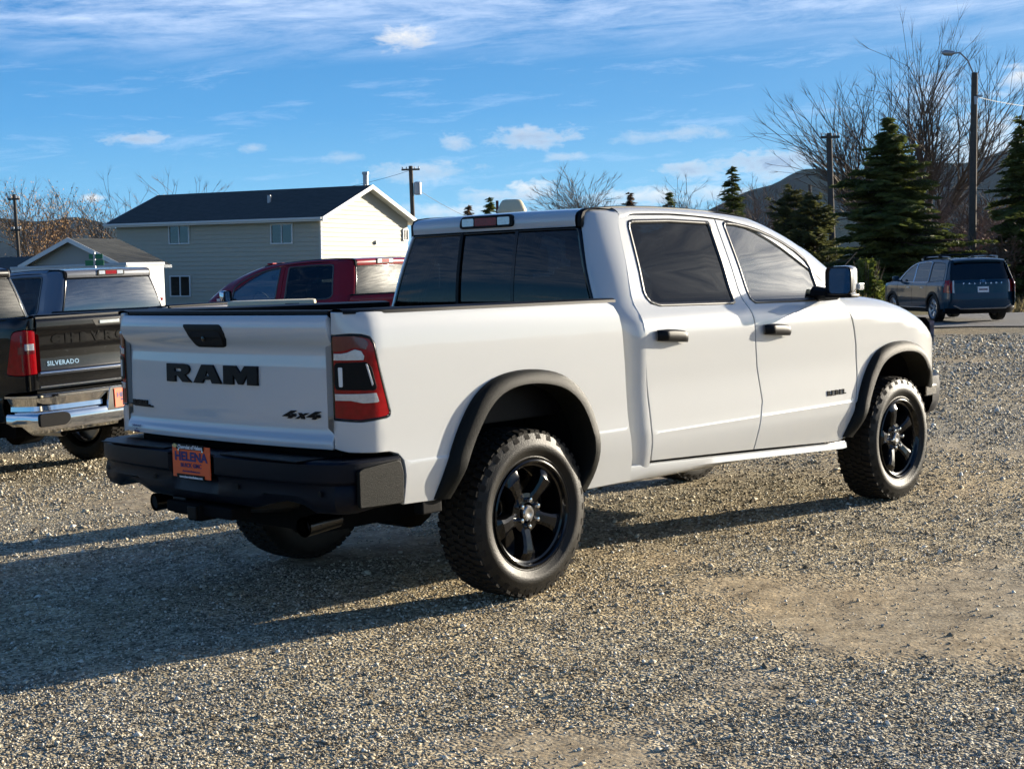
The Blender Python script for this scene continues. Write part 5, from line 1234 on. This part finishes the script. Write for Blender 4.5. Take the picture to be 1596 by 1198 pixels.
    for y in (-.4, .4): MB().box((1.35, y-.24, .9), (1.50, y+.24, 1.42), .04).build('seat_back', M['seat'], root); MB().box((.35, y-.24, .9), (.48, y+.24, 1.40), .04).build('seat_back', M['seat'], root)
    for x0 in (.1, 1.15):
        b = MB(); b.tube([(x0, -.72, 1.80), (x0, -.3, 1.835), (x0, .3, 1.835), (x0, .72, 1.80)], .018, 8); b.box((x0-.03, -.74, 1.74), (x0+.03, -.68, 1.815)); b.box((x0-.03, .68, 1.74), (x0+.03, .74, 1.815)); b.build('roof_bar', M['plastic'], root, True)
    an = MB(); an.box((-.42, -.012, 1.75), (-.28, .012, 1.80), .005); an.build('roof_antenna', M['gloss_black'], root)
    W = make_wheel_meshes(ro=.37, rr=.262, w=.25, spoke_mat='steel', nspoke=7, lug=5, tread=False)
    for x, y in ((0, -.85), (2.9, -.85), (0, .85), (2.9, .85)): put_wheel(W, root, x, y, .37, y < 0, .2)
    return root
suv = build_suv()
# ------------------------------------------------------------------ house and carport
M['siding'] = mat('vinyl_siding', (.44,.41,.32), .6, noise=.05, nscale=2)
M['siding_grey'] = mat('grey_siding', (.33,.33,.30), .6, noise=.05)
M['fascia'] = mat('white_fascia', (.72,.72,.68), .5)
M['shingle'] = mat('asphalt_shingle', (.052,.056,.052), .9, noise=.45, nscale=3, bump=.5, bscale=30)
M['win_pane'] = glassmat('house_window_glass', (.10,.11,.12), .10, tr=.3)
M['blind'] = mat('window_blind', (.35,.35,.34), .8, noise=.1)
M['wood_grey'] = mat('weathered_pole_wood', (.085,.070,.055), .9, noise=.35, nscale=6)
M['galv'] = mat('galvanised_metal', (.40,.41,.42), .45, metal=.6, noise=.15)
E1 = Vector((math.cos(R(101.35)), math.sin(R(101.35)), 0)); E2 = Vector((E1.y, -E1.x, 0))
def local(o, a, b, z): return o+E1*a+E2*b+Vector((0, 0, z))
from mathutils import Quaternion
TILT = Quaternion(FH, .02)
def gable_house(root, L, W, h, rise, ov, wallm, n_board=.25, shed=None):
    """local frame: x along the eaves (to the left), y to the back"""
    hw = W/2; sl = rise/hw
    def board_wall(name, p0, p1, nrm, topf, m):
        # lap siding: each course leans out at its foot
        d = Vector(p1)-Vector(p0); Lw = d.length; d.normalize(); n = Vector(nrm); V = []; Fc = []; z = 0; zmx = h+rise
        while z < zmx:
            z1 = z+n_board; pts = []
            a0, a1 = span(topf, z, Lw), span(topf, z1, Lw)
            if a0 is None: break
            if a1 is None: a1 = (sum(a0)/2, sum(a0)/2); 
            k = len(V)
            for (s, zz, o) in ((a0[0], z, .040), (a0[1], z, .040), (a1[1], z1, .004), (a1[0], z1, .004), (a0[0], z, .0), (a0[1], z, .0)):
                V.append(Vector(p0)+d*s+n*o+Vector((0, 0, zz)))
            Fc += [(k, k+1, k+2, k+3), (k+4, k+5, k+1, k)]; z = z1
        return mk(name, V, Fc, m, root)
    def span(topf, z, Lw):
        if topf is None: return (0, Lw) if z < h-.01 else None
        if z <= h: return (0, Lw)
        t = (z-h)/rise
        return (Lw*t/2, Lw*(1-t/2)) if t < 1 else None
    board_wall('wall', (0, 0, 0), (L, 0, 0), (0, -1, 0), None, wallm)
    board_wall('gable_wall', (0, 0, 0), (0, W, 0), (-1, 0, 0), 1, wallm)
    board_wall('gable_wall', (L, 0, 0), (L, W, 0), (1, 0, 0), 1, wallm)
    board_wall('wall', (0, W, 0), (L, W, 0), (0, 1, 0), None, wallm)
    for sgn in (0, 1):
        ye = -ov if sgn == 0 else W+ov; ze = h-ov*sl
        # roof slope built of shingle courses
        V = []; Fc = []; nC = 22
        for c in range(nC):
            t0, t1 = c/nC, (c+1)/nC; yA, yB = ye+(hw-ye)*t0, ye+(hw-ye)*t1; zA, zB = ze+(h+rise-ze)*t0+.10, ze+(h+rise-ze)*t1+.10; k = len(V)
            V += [(-ov, yA, zA+.02), (L+ov, yA, zA+.02), (L+ov, yB, zB+.004), (-ov, yB, zB+.004), (-ov, yA, zA), (L+ov, yA, zA)]
            Fc += [(k, k+1, k+2, k+3), (k+4, k+5, k+1, k)]
        mk('roof', V, Fc, M['shingle'], root)
        f = MB(); f.box((-ov-.02, min(ye, ye+(-.03 if sgn == 0 else .03)), ze-.10), (L+ov+.02, max(ye, ye+(-.03 if sgn == 0 else .03)), ze+.10))
        f.box((-ov, min(ye-.14 if sgn == 0 else ye+.03, ye-.03 if sgn == 0 else ye+.14), ze), (L+ov, max(ye-.14 if sgn == 0 else ye+.03, ye-.03 if sgn == 0 else ye+.14), ze+.11)); f.build('gutter', M['fascia'], root)
        for xx in (-ov, L+ov):
            s = -1 if xx < 0 else 1; y1 = hw
            mk('barge_board', [(xx, ye, ze-.12), (xx, y1, h+rise-.12), (xx, y1, h+rise+.12), (xx, ye, ze+.12), (xx+s*.04, ye, ze-.12), (xx+s*.04, y1, h+rise-.12), (xx+s*.04, y1, h+rise+.12), (xx+s*.04, ye, ze+.12)], [(0,1,2,3),(4,5,6,7),(0,1,5,4),(3,2,6,7),(0,3,7,4)], M['fascia'], root)
        sf = MB(); sf.add([(-ov, ye, ze-.09), (L+ov, ye, ze-.09), (L+ov, hw, h+rise-.09), (-ov, hw, h+rise-.09)], [(0,1,2,3)]); sf.build('soffit', M['fascia'], root)
def house_window(root, x, z, w, hh, y=-.055, axis='x'):
    f = MB(); t = .07
    for a, b in (((x-w/2-t, y-.05, z-t), (x+w/2+t, y+.03, z)), ((x-w/2-t, y-.05, z+hh), (x+w/2+t, y+.03, z+hh+t)), ((x-w/2-t, y-.05, z), (x-w/2, y+.03, z+hh)), ((x+w/2, y-.05, z), (x+w/2+t, y+.03, z+hh)), ((x-.03, y-.04, z), (x+.03, y+.02, z+hh))): f.box(a, b)
    if axis == 'y': f.v = [(v[1], v[0], v[2]) for v in f.v]
    wn = f.build('window', M['fascia'], root)
    for a, b, m in ((x-w/2, x-.03, M['blind']), (x+.03, x+w/2, M['gap'])):
        for nm, yy, mm in (('pane', y+.0, M['win_pane']), ('blind' if m is M['blind'] else 'dark_room', y+.02, m)):
            v = [(a, yy, z), (b, yy, z), (b, yy, z+hh), (a, yy, z+hh)]
            if axis == 'y': v = [(q[1], q[0], q[2]) for q in v]
            mk(nm, v, [(0,1,2,3)], mm, wn)
    return wn
ho = Vector((46.415, 56.723, -.35))
hr = empty('house', 'two storey cream sided house with dark shingle roof and sunlit gable end', 'house', ho)
gable_house(hr, 15.69, 8.03, 5.385, 1.72, .5, M['siding'])
for x, z, w_, hh in ((10.52, 4.07, 1.5, .96), (2.75, 3.95, 1.45, 1.0), (10.52, 1.02, 1.5, 1.1)): house_window(hr, x, z, w_, hh)
house_window(hr, 7.75, 4.2, .40, .55, -.055, 'y')
c_ = MB(); c_.box((-.025, -.05, 0), (.06, .06, 5.3)); c_.build('corner_board', M['fascia'], hr)
v_ = MB(); v_.tube([(.35, 4.5, 6.6), (.35, 4.5, 7.85)], .15, 12); v_.tube([(.35, 4.5, 7.85), (.35, 4.5, 8.0)], .20, 12); v_.build('flue_pipe', M['galv'], hr, True)
v_ = MB(); v_.tube([(5.4, 2.0, 5.9), (5.4, 2.0, 6.75)], .11, 10); v_.build('roof_vent', M['galv'], hr, True)
v_ = MB(); v_.box((-.14, 4.8, 3.9), (-.03, 5.0, 4.1)); v_.build('gable_vent', M['fascia'], hr)
v_ = MB(); v_.box((-.16, -.02, 4.2), (-.03, .06, 5.3)); 
st_ = MB()
for k in range(12): st_.box((-1.3, 6.0+.28*k, 2.75 if k > 3 else 2.0+.19*k), (-1.26, 6.04+.28*k, 3.65 if k > 3 else 2.9+.19*k))
st_.box((-1.32, 7.1, 3.6), (-1.24, 9.4, 3.68)); st_.obox((-1.28, 6.55, 3.28), (.04, 0, 0), (0, .62, .40), (0, 0, .04)); st_.box((-1.4, 7.0, 2.62), (0, 9.4, 2.75)); st_.obox((-.8, 6.4, 2.3), (.5, 0, 0), (0, .62, .38), (0, 0, .10))
for yy in (7.1, 9.3): st_.box((-1.4, yy-.06, 0), (-1.28, yy+.06, 2.65))
st_.build('balcony_stair', M['wood_grey'] if False else M['fascia'], hr)
hr.rotation_mode = 'QUATERNION'; hr.rotation_quaternion = TILT @ Quaternion((0,0,1), math.atan2(E1.y, E1.x)) @ Quaternion((1,0,0), 0)
hr.scale = (1, -1, 1)   # the frame runs leftwards along x with y to the back
def carport():
    root = empty('carport', 'open gabled carport with grey gable and dark roof left of the house', 'carport')
    W, D, h, rise, ov = 6.0, 2.5, 3.0, 1.05, .35; hw = W/2
    # ridge runs to the back (y)
    for s in (-1, 1):
        x0, x1 = hw, hw+s*(hw+ov); z1 = h-.02-ov*rise/hw; V = []; Fc = []
        for c in range(14):
            t0, t1 = c/14, (c+1)/14; xa, xb = x1+(x0-x1)*t0, x1+(x0-x1)*t1; za, zb_ = z1+(h+rise-z1)*t0+.08, z1+(h+rise-z1)*t1+.08; k = len(V)
            V += [(xa, -ov, za+.02), (xa, D, za+.02), (xb, D, zb_+.004), (xb, -ov, zb_+.004), (xa, -ov, za), (xa, D, za)]; Fc += [(k,k+1,k+2,k+3), (k+4,k+5,k+1,k)]
        mk('roof', V, Fc, M['shingle'], root)
        b = MB(); dx = x0-x1; b.add([(x1, -ov-.03, z1-.10), (x0, -ov-.03, h+rise-.10), (x0, -ov-.03, h+rise+.10), (x1, -ov-.03, z1+.10), (x1, -ov, z1-.10), (x0, -ov, h+rise-.10), (x0, -ov, h+rise+.10), (x1, -ov, z1+.10)], [(0,1,2,3),(4,5,6,7),(0,1,5,4),(3,2,6,7),(0,3,7,4)]); b.build('barge_board', M['fascia'], root)
        g_ = MB(); g_.box((x1-.05, -ov, z1-.05), (x1+.05, D, z1+.08)); g_.build('gutter', M['fascia'], root)
    V = []; Fc = []; z = h-.05
    while z < h+rise-.05:
        t0 = max(0, (z-h)/rise); t1 = min(1, (z+.15-h)/rise); t1 = max(0, t1); k = len(V)
        V += [(hw*t0, -.02, z), (W-hw*t0, -.02, z), (W-hw*t1, -.004, z+.15), (hw*t1, -.004, z+.15), (hw*t0, 0, z), (W-hw*t0, 0, z)]; Fc += [(k,k+1,k+2,k+3), (k+4,k+5,k+1,k)]; z += .15
    mk('gable_wall', V, Fc, M['siding_grey'], root)
    b = MB(); b.box((0, -.05, h-.32), (W, .10, h-.04)); b.build('beam', M['wood_grey'], root)
    for x in (.15, W*.52, W-.15):
        for y in (0, D-.2): MB().box((x-.09, y-.09, 0), (x+.09, y+.09, h-.3)).build('post', M['siding_grey'], root)
    MB().box((.1, D-.1, 0), (W-.1, D, h)).build('back_wall', M['wood_grey'], root)
    return root
cp = carport(); q = at(188, 398, 63); cp.location = (q.x, q.y, -.5); cp.rotation_mode = 'QUATERNION'; cp.scale = (1, -1, 1); cp.rotation_quaternion = TILT @ Quaternion((0,0,1), math.atan2(E1.y, E1.x)-.02)
# small tan building at the far left
bl = MB(); bl.box((0, 0, 0), (9, 6, 2.7)); q = at(20, 440, 78)
br = empty('shed', 'low tan building under the trees at the far left edge', 'building', (q.x, q.y, -.6)); bl.build('wall', M['siding'], br)
rf = MB(); rf.add([(-.3,-.3,2.65),(9.3,-.3,2.65),(9.3,3,3.9),(-.3,3,3.9),(-.3,6.3,2.65),(9.3,6.3,2.65)], [(0,1,2,3),(3,2,5,4)]); rf.build('roof', M['shingle'], br); mk('gable', [(0,0,2.7),(0,6,2.7),(0,3,3.85)], [(0,1,2)], M['siding'], br)
MB().box((2, -.03, .9), (3.4, .0, 2.0)).build('window', M['gap'], br); br.rotation_euler = (0, 0, math.atan2(E1.y, E1.x)); br.scale = (1, -1, 1)
# ------------------------------------------------------------------ poles, lamps, signs
def pole(name, label, cat, px0, py0, px1, py1, d, r, arms=(), group=None, m='wood_grey'):
    top = at(px1, py1, d); bot = at(px0, py0, d); v = (top-bot).normalized(); k = (bot.z-zg(bot.x, bot.y)+.1)/v.z; bot = bot-v*k
    root = empty(name, label, cat, bot, 0, group); t = top-bot
    b = MB(); b.tube([Vector((0,0,0)), t*.5, t], [r*1.25, r*1.1, r], 12); b.build('shaft', M[m], root, True)
    for z, L, th in arms:
        c = t*(1-z/t.length); a = MB(); a.obox(c+(-FH)*(r+.06), RH*L, Vector((0,0,.06)), FH*.05); arm = a.build('crossarm', M[m], root)
        for s in (-.9, -.45, .45, .9):
            i = MB(); p = c-FH*(r+.06)+RH*L*s; i.tube([p+Vector((0,0,.06)), p+Vector((0,0,.16)), p+Vector((0,0,.20))], [.03, .055, .02], 8); i.build('insulator', M['fascia'], arm, True)
    return root, bot, t
pl2, b2_, t2_ = pole('utility_pole', 'wooden utility pole with crossarm and grey transformer, right of the house gable', 'utility pole', 643, 330, 640, 259, 100, .14, [(.25, .62, 0)])
tr = MB(); c = t2_*(1-1.55/t2_.length)+RH*.42-FH*.1; tr.tube([c-Vector((0,0,.42)), c-Vector((0,0,.38)), c+Vector((0,0,.40)), c+Vector((0,0,.46))], [.20, .26, .26, .15], 14); tr.build('transformer', M['galv'], pl2, True)
pl1, b1_, t1_ = pole('utility_pole', 'leaning wooden utility pole at the left edge among bare yellowish trees', 'utility pole', 28, 380, 22, 303, 90, .10, [(.3, .35, 0), (2.2, .3, 0)])
pl3, b3_, t3_ = pole('utility_pole', 'wooden utility pole with short crossarm behind the dark conifers', 'utility pole', 1295, 310, 1292, 208, 70, .14, [(.2, .45, 0)])
pl4, b4_, t4_ = pole('utility_pole', 'thin distant pole left of the big spruce', 'utility pole', 1263, 330, 1262, 288, 120, .12)
# street lamp
top = at(1519, 114, 60); bot = at(1515, 405, 60); v = (top-bot).normalized(); bot = bot-v*((bot.z+.2)/v.z)
lr = empty('street_lamp', 'tall dark street lamp on a wooden pole with curved arm, behind the blue SUV', 'street lamp', bot); t = top-bot
b = MB(); b.tube([Vector((0,0,0)), t], [.17, .125], 14); b.build('shaft', M['wood_grey'], lr, True)
hd = at(1484, 84, 60)-bot; a0 = t*.985; b = MB(); b.tube([a0, a0.lerp(hd, .30)+Vector((0,0,.38)), a0.lerp(hd, .65)+Vector((0,0,.36)), a0.lerp(hd, .88)+Vector((0,0,.14)), hd], .035, 8); b.build('arm', M['galv'], lr, True)
b = MB(); dv = (hd-a0); dv.z = 0; dv.normalize(); b.tube([hd-dv*.10+Vector((0,0,.04)), hd+dv*.05+Vector((0,0,.02)), hd+dv*.30+Vector((0,0,.05)), hd+dv*.42+Vector((0,0,.07))], [.06, .11, .12, .04], 12); b.build('lamp_head', M['galv'], lr, True)
b = MB(); b.obox(t*.88+FH*-.16, RH*.05, Vector((0,0,.16)), FH*.05); b.obox(t*.90+RH*.2, RH*.10, Vector((0,0,.05)), FH*.05); b.build('control_box', M['galv'], lr)
# wires
def wire(name, label, p, q, sag, r=.012, group='overhead wires'):
    b = MB(); b.tube([p.lerp(q, i/16)-Vector((0,0,sag*4*(i/16)*(1-i/16))) for i in range(17)], r, 4, caps=False); tag(b.build(name, M['plastic']), label, 'wire', group)
wire('wire', 'thin overhead wire running right from the street lamp pole', bot+t*.90, at(1760, 150, 70), .5)
wire('wire', 'low overhead wire crossing in front of the right hand spruce', at(1475, 296, 66), at(1760, 284, 66), .1)
wire('wire', 'overhead wire dropping right from the transformer pole', b2_+t2_*.86, at(760, 352, 110), .2, .016)
wire('wire', 'long thin overhead wire from the transformer pole over the house ridge', b2_+t2_*.97, at(330, 300, 110), .8, .013)
# green street sign
q = at(148, 420, 30); sg = empty('street_sign', 'green street name signs on a thin pole above the silver pickup roof', 'street sign', (q.x, q.y, zg(q.x, q.y)))
M['sign_green'] = mat('sign_green', (.012,.16,.07), .5); z0 = at(148, 412, 30).z-zg(q.x, q.y)
MB().tube([(0,0,0), (0,0,z0+.25)], .025, 8).build('pole', M['galv'], sg, True)
for dx, dz, L, h_ in ((.03, .16, .14, .05), (-.0, .03, .19, .055)):
    s = MB(); s.obox(RH*dx+Vector((0,0,z0+dz)), RH*L, Vector((0,0,h_)), FH*.006); s.build('sign_panel', M['sign_green'], sg)
# ------------------------------------------------------------------ trailers
def trailer_box(name, label, cat, cornerpx, d, rz, L, W, z0, h, m, group=None):
    q = at(*cornerpx, d); root = empty(name, label, cat, (q.x, q.y, zg(q.x, q.y)), rz, group)
    b = MB(); b.box((0, 0, z0), (L, W, h), .04); b.build('body', m, root)
    for i in range(int(L/.6)+1):
        MB().box((min(L-.03, .01+i*.6), -.012, z0+.06), (min(L-.01, .03+i*.6), -.001, h-.06)).build('panel_seam', M['fascia'], root)
    b = MB(); b.box((-.015, -.015, h-.06), (L+.015, W+.015, h+.02), .01); b.build('roof_edge', M['galv'], root)
    for x in (L*.42, L*.55):
        for y in (.12, W-.12): b = MB(); b.lathe([(.0, -.1), (.30, -.1), (.34, -.06), (.34, .06), (.30, .1), (0, .1)], 24); o = b.build('wheel', M['rubber'], root, True); o.location = (x, y, .34)
    b = MB(); b.tube([(L, W/2, .5), (L+1.1, W/2, .5)], .05, 6); b.build('tow_bar', M['dark'], root, True)
    return root
wt = trailer_box('cargo_trailer', 'white enclosed cargo trailer behind the silver pickup, its end lit by the sun', 'trailer', (198, 440, ), 40, math.atan2(E1.y, E1.x)-.05, 5.0, 1.35, .45, 2.27+.22, M['fascia'])
wt.scale = (1, -1, 1)
for z_ in (1.45,): MB().box((-.012, 1.12, z_), (-.001, 1.24, z_+.07)).build('marker_lamp', M['red_lens'], wt)
q0 = at(700, 430, 40)
cpx = trailer_box('camper', 'white camper with a rooftop air conditioner, almost hidden behind the white pickup cab', 'camper', (905, 430), 42, math.atan2(-RH.y, -RH.x), 3.7, 2.3, .5, 3.20, M['fascia'])
cpx.scale = (1, -1, 1)
ac = MB(); cc = at(798, 332, 42); 
rows = [];
acr = empty('air_conditioner', 'cream rooftop air conditioner cover showing above the white pickup roof', 'air conditioner', (0,0,0))
q = at(798, 331, 42)+FH*.4; acr.location = (q.x, q.y, at(798, 331, 42).z)
for z_, a_, b_ in ((0, .42, .40), (.05, .43, .41), (.09, .42, .40), (.28, .33, .30), (.36, .27, .24), (.38, .20, .18)):
    rows.append([tuple(RH*(a_*math.copysign(abs(math.cos(t_))**.5, math.cos(t_)))+FH*(b_*math.copysign(abs(math.sin(t_))**.5, math.sin(t_)))+Vector((0,0,z_))) for t_ in [2*math.pi*i/28 for i in range(29)]])
loft('cover', rows, M['cream'], acr); mk('cover_top', rows[-1][:28], [tuple(range(28))], M['cream'], acr)
MB().obox(-RH*.42+Vector((0,0,.17)), RH*.04, Vector((0,0,.19)), FH*.10).build('bracket', mat('maroon', (.10,.02,.02), .5), acr)
# cream case in the pickup box
case = empty('utility_bin', 'tall cream plastic bin whose lid shows above the white pickup bed rail', 'bin')
q = at(425, 478, 10.2); case.location = (q.x, q.y, zg(q.x, q.y)); case.scale = (1.18, 1.18, 1)
b = MB(); hgt_ = at(425, 470, 10.2).z+.012-zg(q.x, q.y); b.box((-.245, -.13, 0), (.245, .13, hgt_-.055), .02); b.build('box', M['cream'], case, True)
b = MB(); b.box((-.252, -.137, hgt_-.053), (.252, .137, hgt_), .018); lid = b.build('lid', M['cream'], case, True)
MB().box((.08, -.1395, hgt_-.042), (.16, -.1375, hgt_-.024), .0005).build('emblem', M['gloss_black'], case)
case.rotation_euler = (0, 0, math.atan2(RH.y, RH.x)+.10)
# ------------------------------------------------------------------ SUV placement
q = at(1531, 440, 40.2); h_ = R(49.6); suv.location = (q.x+math.cos(h_)*1.0, q.y+math.sin(h_)*1.0, zg(q.x, q.y)+.03); suv.rotation_euler = (0, 0, h_); suv.scale = (1.04, 1.04, 1.02)
s2 = copy_tree(suv); s2['label'] = 'dark vehicle behind the blue SUV, cut by the right edge of the photo'; s2['category'] = 'car'; s2.name = 'parked_car'
q = at(1625, 440, 62); s2.location = (q.x, q.y, zg(q.x, q.y)+.02); s2.rotation_euler = (0, 0, R(110))
# ------------------------------------------------------------------ trees
bare_tree('bare_tree', 'huge bare spreading tree behind the spruce and the street lamp', base_at(1405, 88), top_h(1400, 52, 88), .10, 3, levels=4, trunk_r=.60, multi=8, lean=.85, up=.35, col=(.105,.08,.06), twig=.022, l0=.46, ang_=(.16, .42), lr=.52)
conifer('spruce_tree', 'big dark spruce with drooping tiers behind the pickup hood and SUV', base_at(1388, 58), top_h(1390, 187, 58), 3.7, 1, 'needles', 1.35, .14, None, .05, .20, shape=1.0)
conifer('spruce_tree', 'spruce tree cut by the right edge of the photo', base_at(1592, 60), top_h(1585, 187, 60), 1.9, 2, 'needles', 1.2, .22, shape=.8)
for i, (px, py, d, w_, lab, mn) in enumerate([(1235, 293, 70, 1.35, 'rounded dark conifer left of the distant pole', 'needles_dark'), (1268, 303, 68, 1.2, 'dark conifer right of the distant pole, beside the big spruce', 'needles_dark'),
        (1143, 262, 90, 1.35, 'slender pointed spruce above the rear of the pickup cab roof', 'needles'), (1046, 298, 105, .9, 'small pointed conifer above the middle of the pickup cab roof', 'needles'), (985, 301, 105, 1.2, 'small rust brown conifer above the pickup cab roof', 'needles_brown'),
        (766, 311, 95, 1.0, 'small dark conifer left of the rooftop air conditioner', 'needles'), (733, 322, 95, .7, 'smallest rusty conifer tip above the left end of the pickup roof', 'needles_brown')]):
    conifer('conifer_tree', lab, base_at(px, d), top_h(px, py, d), w_*(1.45 if i < 2 else 1.75), 20+i, mn, .9, .15 if i > 1 else -.1, 'conifers beyond the lot', .05, .24, shape=.6 if i < 2 else 1)
for i, (px, py, d, sp, lab, c, lf) in enumerate([(935, 262, 100, .35, 'wide bare tree standing above the pickup cab roof', (.24,.20,.16), 0), (1085, 277, 105, .2, 'bare tree between the small conifer and the slender spruce', (.22,.18,.14), 0), (1190, 275, 100, .2, 'bare brownish tree right of the slender spruce', (.22,.16,.12), 0),
        (282, 272, 112, .2, 'bare tree showing over the left part of the house roof', (.20,.16,.13), 0), (205, 312, 105, .1, 'low bare tree at the left end of the house roof', (.20,.14,.10), 1), (52, 280, 112, -.1, 'bare yellow brown tree right of the left utility pole', (.26,.17,.10), 3), (100, 288, 112, -.15, 'narrow yellow brown tree above the carport', (.26,.17,.10), 3), (75, 308, 115, .0, 'low brown tree between the two yellow trees', (.24,.15,.09), 3), (1480, 300, 80, .2, 'bare reddish thicket tree right of the big spruce', (.20,.13,.09), 0), (1545, 292, 78, .2, 'bare reddish thicket tree behind the street lamp', (.22,.15,.10), 0)]):
    bare_tree('bare_tree', lab, base_at(px, d), top_h(px, py, d), sp, 40+i, tuple(v*.75 for v in c), 4, .15, 'bare trees beyond the lot', lf, 3 if px > 300 else 1, .25 if px > 300 else .1, .6, twig=.014)
for i, (px, py, d) in enumerate([(1500, 345, 70), (1535, 350, 68), (1575, 345, 66), (1560, 365, 60), (1455, 350, 75), (1520, 372, 62), (1592, 330, 75)]):
    bare_tree('brush', ('leafless reddish bush right behind the SUV roof, left of the lamp pole', 'leafless bush directly behind the lamp pole foot', 'leafless bush between lamp pole and right spruce', 'low leafless bush above the rear right corner of the SUV', 'leafless bush touching the right flank of the big spruce', 'low nearest leafless bush left of the lamp pole foot', 'leafless bush at the right frame edge under the right spruce')[i], base_at(px, d), top_h(px, py, d), .5, 70+i, (.20+.02*(i % 3),.125,.08), 3, .05, 'brush behind the road', 2, 6, .8, .3, (.22,.13,.07), .02)['category'] = 'bush'
def bush(name, label, px, py, d, r, c0, c1, seed):
    rnd = random.Random(seed); root = empty(name, label, 'bush', base_at(px, d)); h = top_h(px, py, d); f = MB(); s = MB(); mm = needle_mat('leaf_'+name, c0, c1)
    for k in range(24):
        a = rnd.uniform(0, 6.283); q = Vector((math.cos(a)*r*rnd.random(), math.sin(a)*r*rnd.random(), h*rnd.uniform(.7, 1))); s.tube([(q.x*.2, q.y*.2, 0), tuple(q)], [.02, .006], 4, caps=False)
    for k in range(1800):
        a = rnd.uniform(0, 6.283); b = rnd.random()**.5; zz = rnd.random(); rr = r*math.sin(min(1, zz+.25)*math.pi*.85)*b*(1+.25*math.sin(a*5+zz*7)); p = Vector((math.cos(a)*rr, math.sin(a)*rr, h*zz*(.9+.12*math.sin(a*3)))); u = Vector((rnd.gauss(0,1), rnd.gauss(0,1), rnd.gauss(0,1))).normalized()*.07; w_ = u.orthogonal().normalized()*.04
        f.add([p-u-w_, p+u-w_, p+u+w_, p-u+w_], [(0,1,2,3)])
    s.build('stems', M['bark0'], root); o = f.build('foliage', mm, root); o['kind'] = 'stuff'
bush('bush', 'round yellow green bush at the foot of the big spruce', 1352, 403, 50, .62, (.05,.07,.015), (.22,.25,.04), 3)
# dry grass along the verge
gr = MB(); rnd = random.Random(9)
for k in range(26000):
    d = rnd.uniform(47.5, 66); l = rnd.uniform(-.1*d, .40*d)
    p = CAM+FH*d+RH*l; nz = MN.noise(Vector((p.x*.25, p.y*.25, 0)))
    if nz < -.05: continue
    hh = (.25+.55*max(0, nz)*2)*rnd.uniform(.6, 1.3); z = zg(p.x, p.y); a = rnd.uniform(0, 3.14); dx, dy = math.cos(a)*.05, math.sin(a)*.05; lx, ly = rnd.gauss(0, .12), rnd.gauss(0, .12)
    gr.add([(p.x-dx, p.y-dy, z), (p.x+dx, p.y+dy, z), (p.x+lx, p.y+ly, z+hh)], [(0,1,2)])
mg = needle_mat('dry_grass_blades', (.10,.085,.035), (.36,.28,.14)); o = gr.build('dry_grass', mg); tag(o, 'tall dry yellow grass on the verge beyond the road', 'grass', None, 'stuff')
# board fence and shed by the right edge
q = at(1574, 430, 84); fr_ = empty('board_fence', 'pale tan board fence lit by the sun at the right edge', 'fence', (q.x, q.y, -.15), math.atan2(RH.y, RH.x)); M['fence'] = mat('fence_wood', (.50,.40,.22), .8, noise=.2)
for k in range(26): MB().box((k*.19, -.012+.004*(k % 3), .05), (k*.19+.175, .012+.004*(k % 3), 2.7+.02*((k*7) % 3))).build('board', M['fence'], fr_)
MB().box((0, .016, .5), (5, .06, .6)).build('rail', M['fence'], fr_)
q = at(1518, 430, 88); sh = empty('garden_shed', 'small tan shed with a pale door beside the street lamp foot', 'shed', (q.x, q.y, -.15), math.atan2(RH.y, RH.x)-.3)
MB().box((0, 0, 0), (1.5, 1.4, 2.35)).build('wall', M['fence'], sh); mk('roof', [(-.12,-.12,2.3),(1.62,-.12,2.3),(1.62,.7,2.75),(-.12,.7,2.75),(-.12,1.52,2.3),(1.62,1.52,2.3)], [(0,1,2,3),(3,2,5,4)], M['shingle'], sh); MB().box((.4,-.03,0),(1.1,-.002,1.95)).build('door', M['fascia'], sh)
bpy.context.view_layer.update()
# ------------------------------------------------------------------ haze of the valley air
m, nt, b = newmat('haze_air'); nt.nodes.remove(b); vo = N(nt, 'ShaderNodeVolumePrincipled'); vo.inputs['Color'].default_value = (.45, .68, 1, 1); vo.inputs['Density'].default_value = .000016; vo.inputs['Anisotropy'].default_value = .3
nt.links.new(vo.outputs[0], nt.nodes['Material Output'].inputs['Volume'])
hz = MB(); hz.box((-9500, -9500, -12), (9500, 9500, 420)); o = hz.build('haze', m); tag(o, 'thin blue valley haze in front of the far hills', 'haze', None, 'stuff')
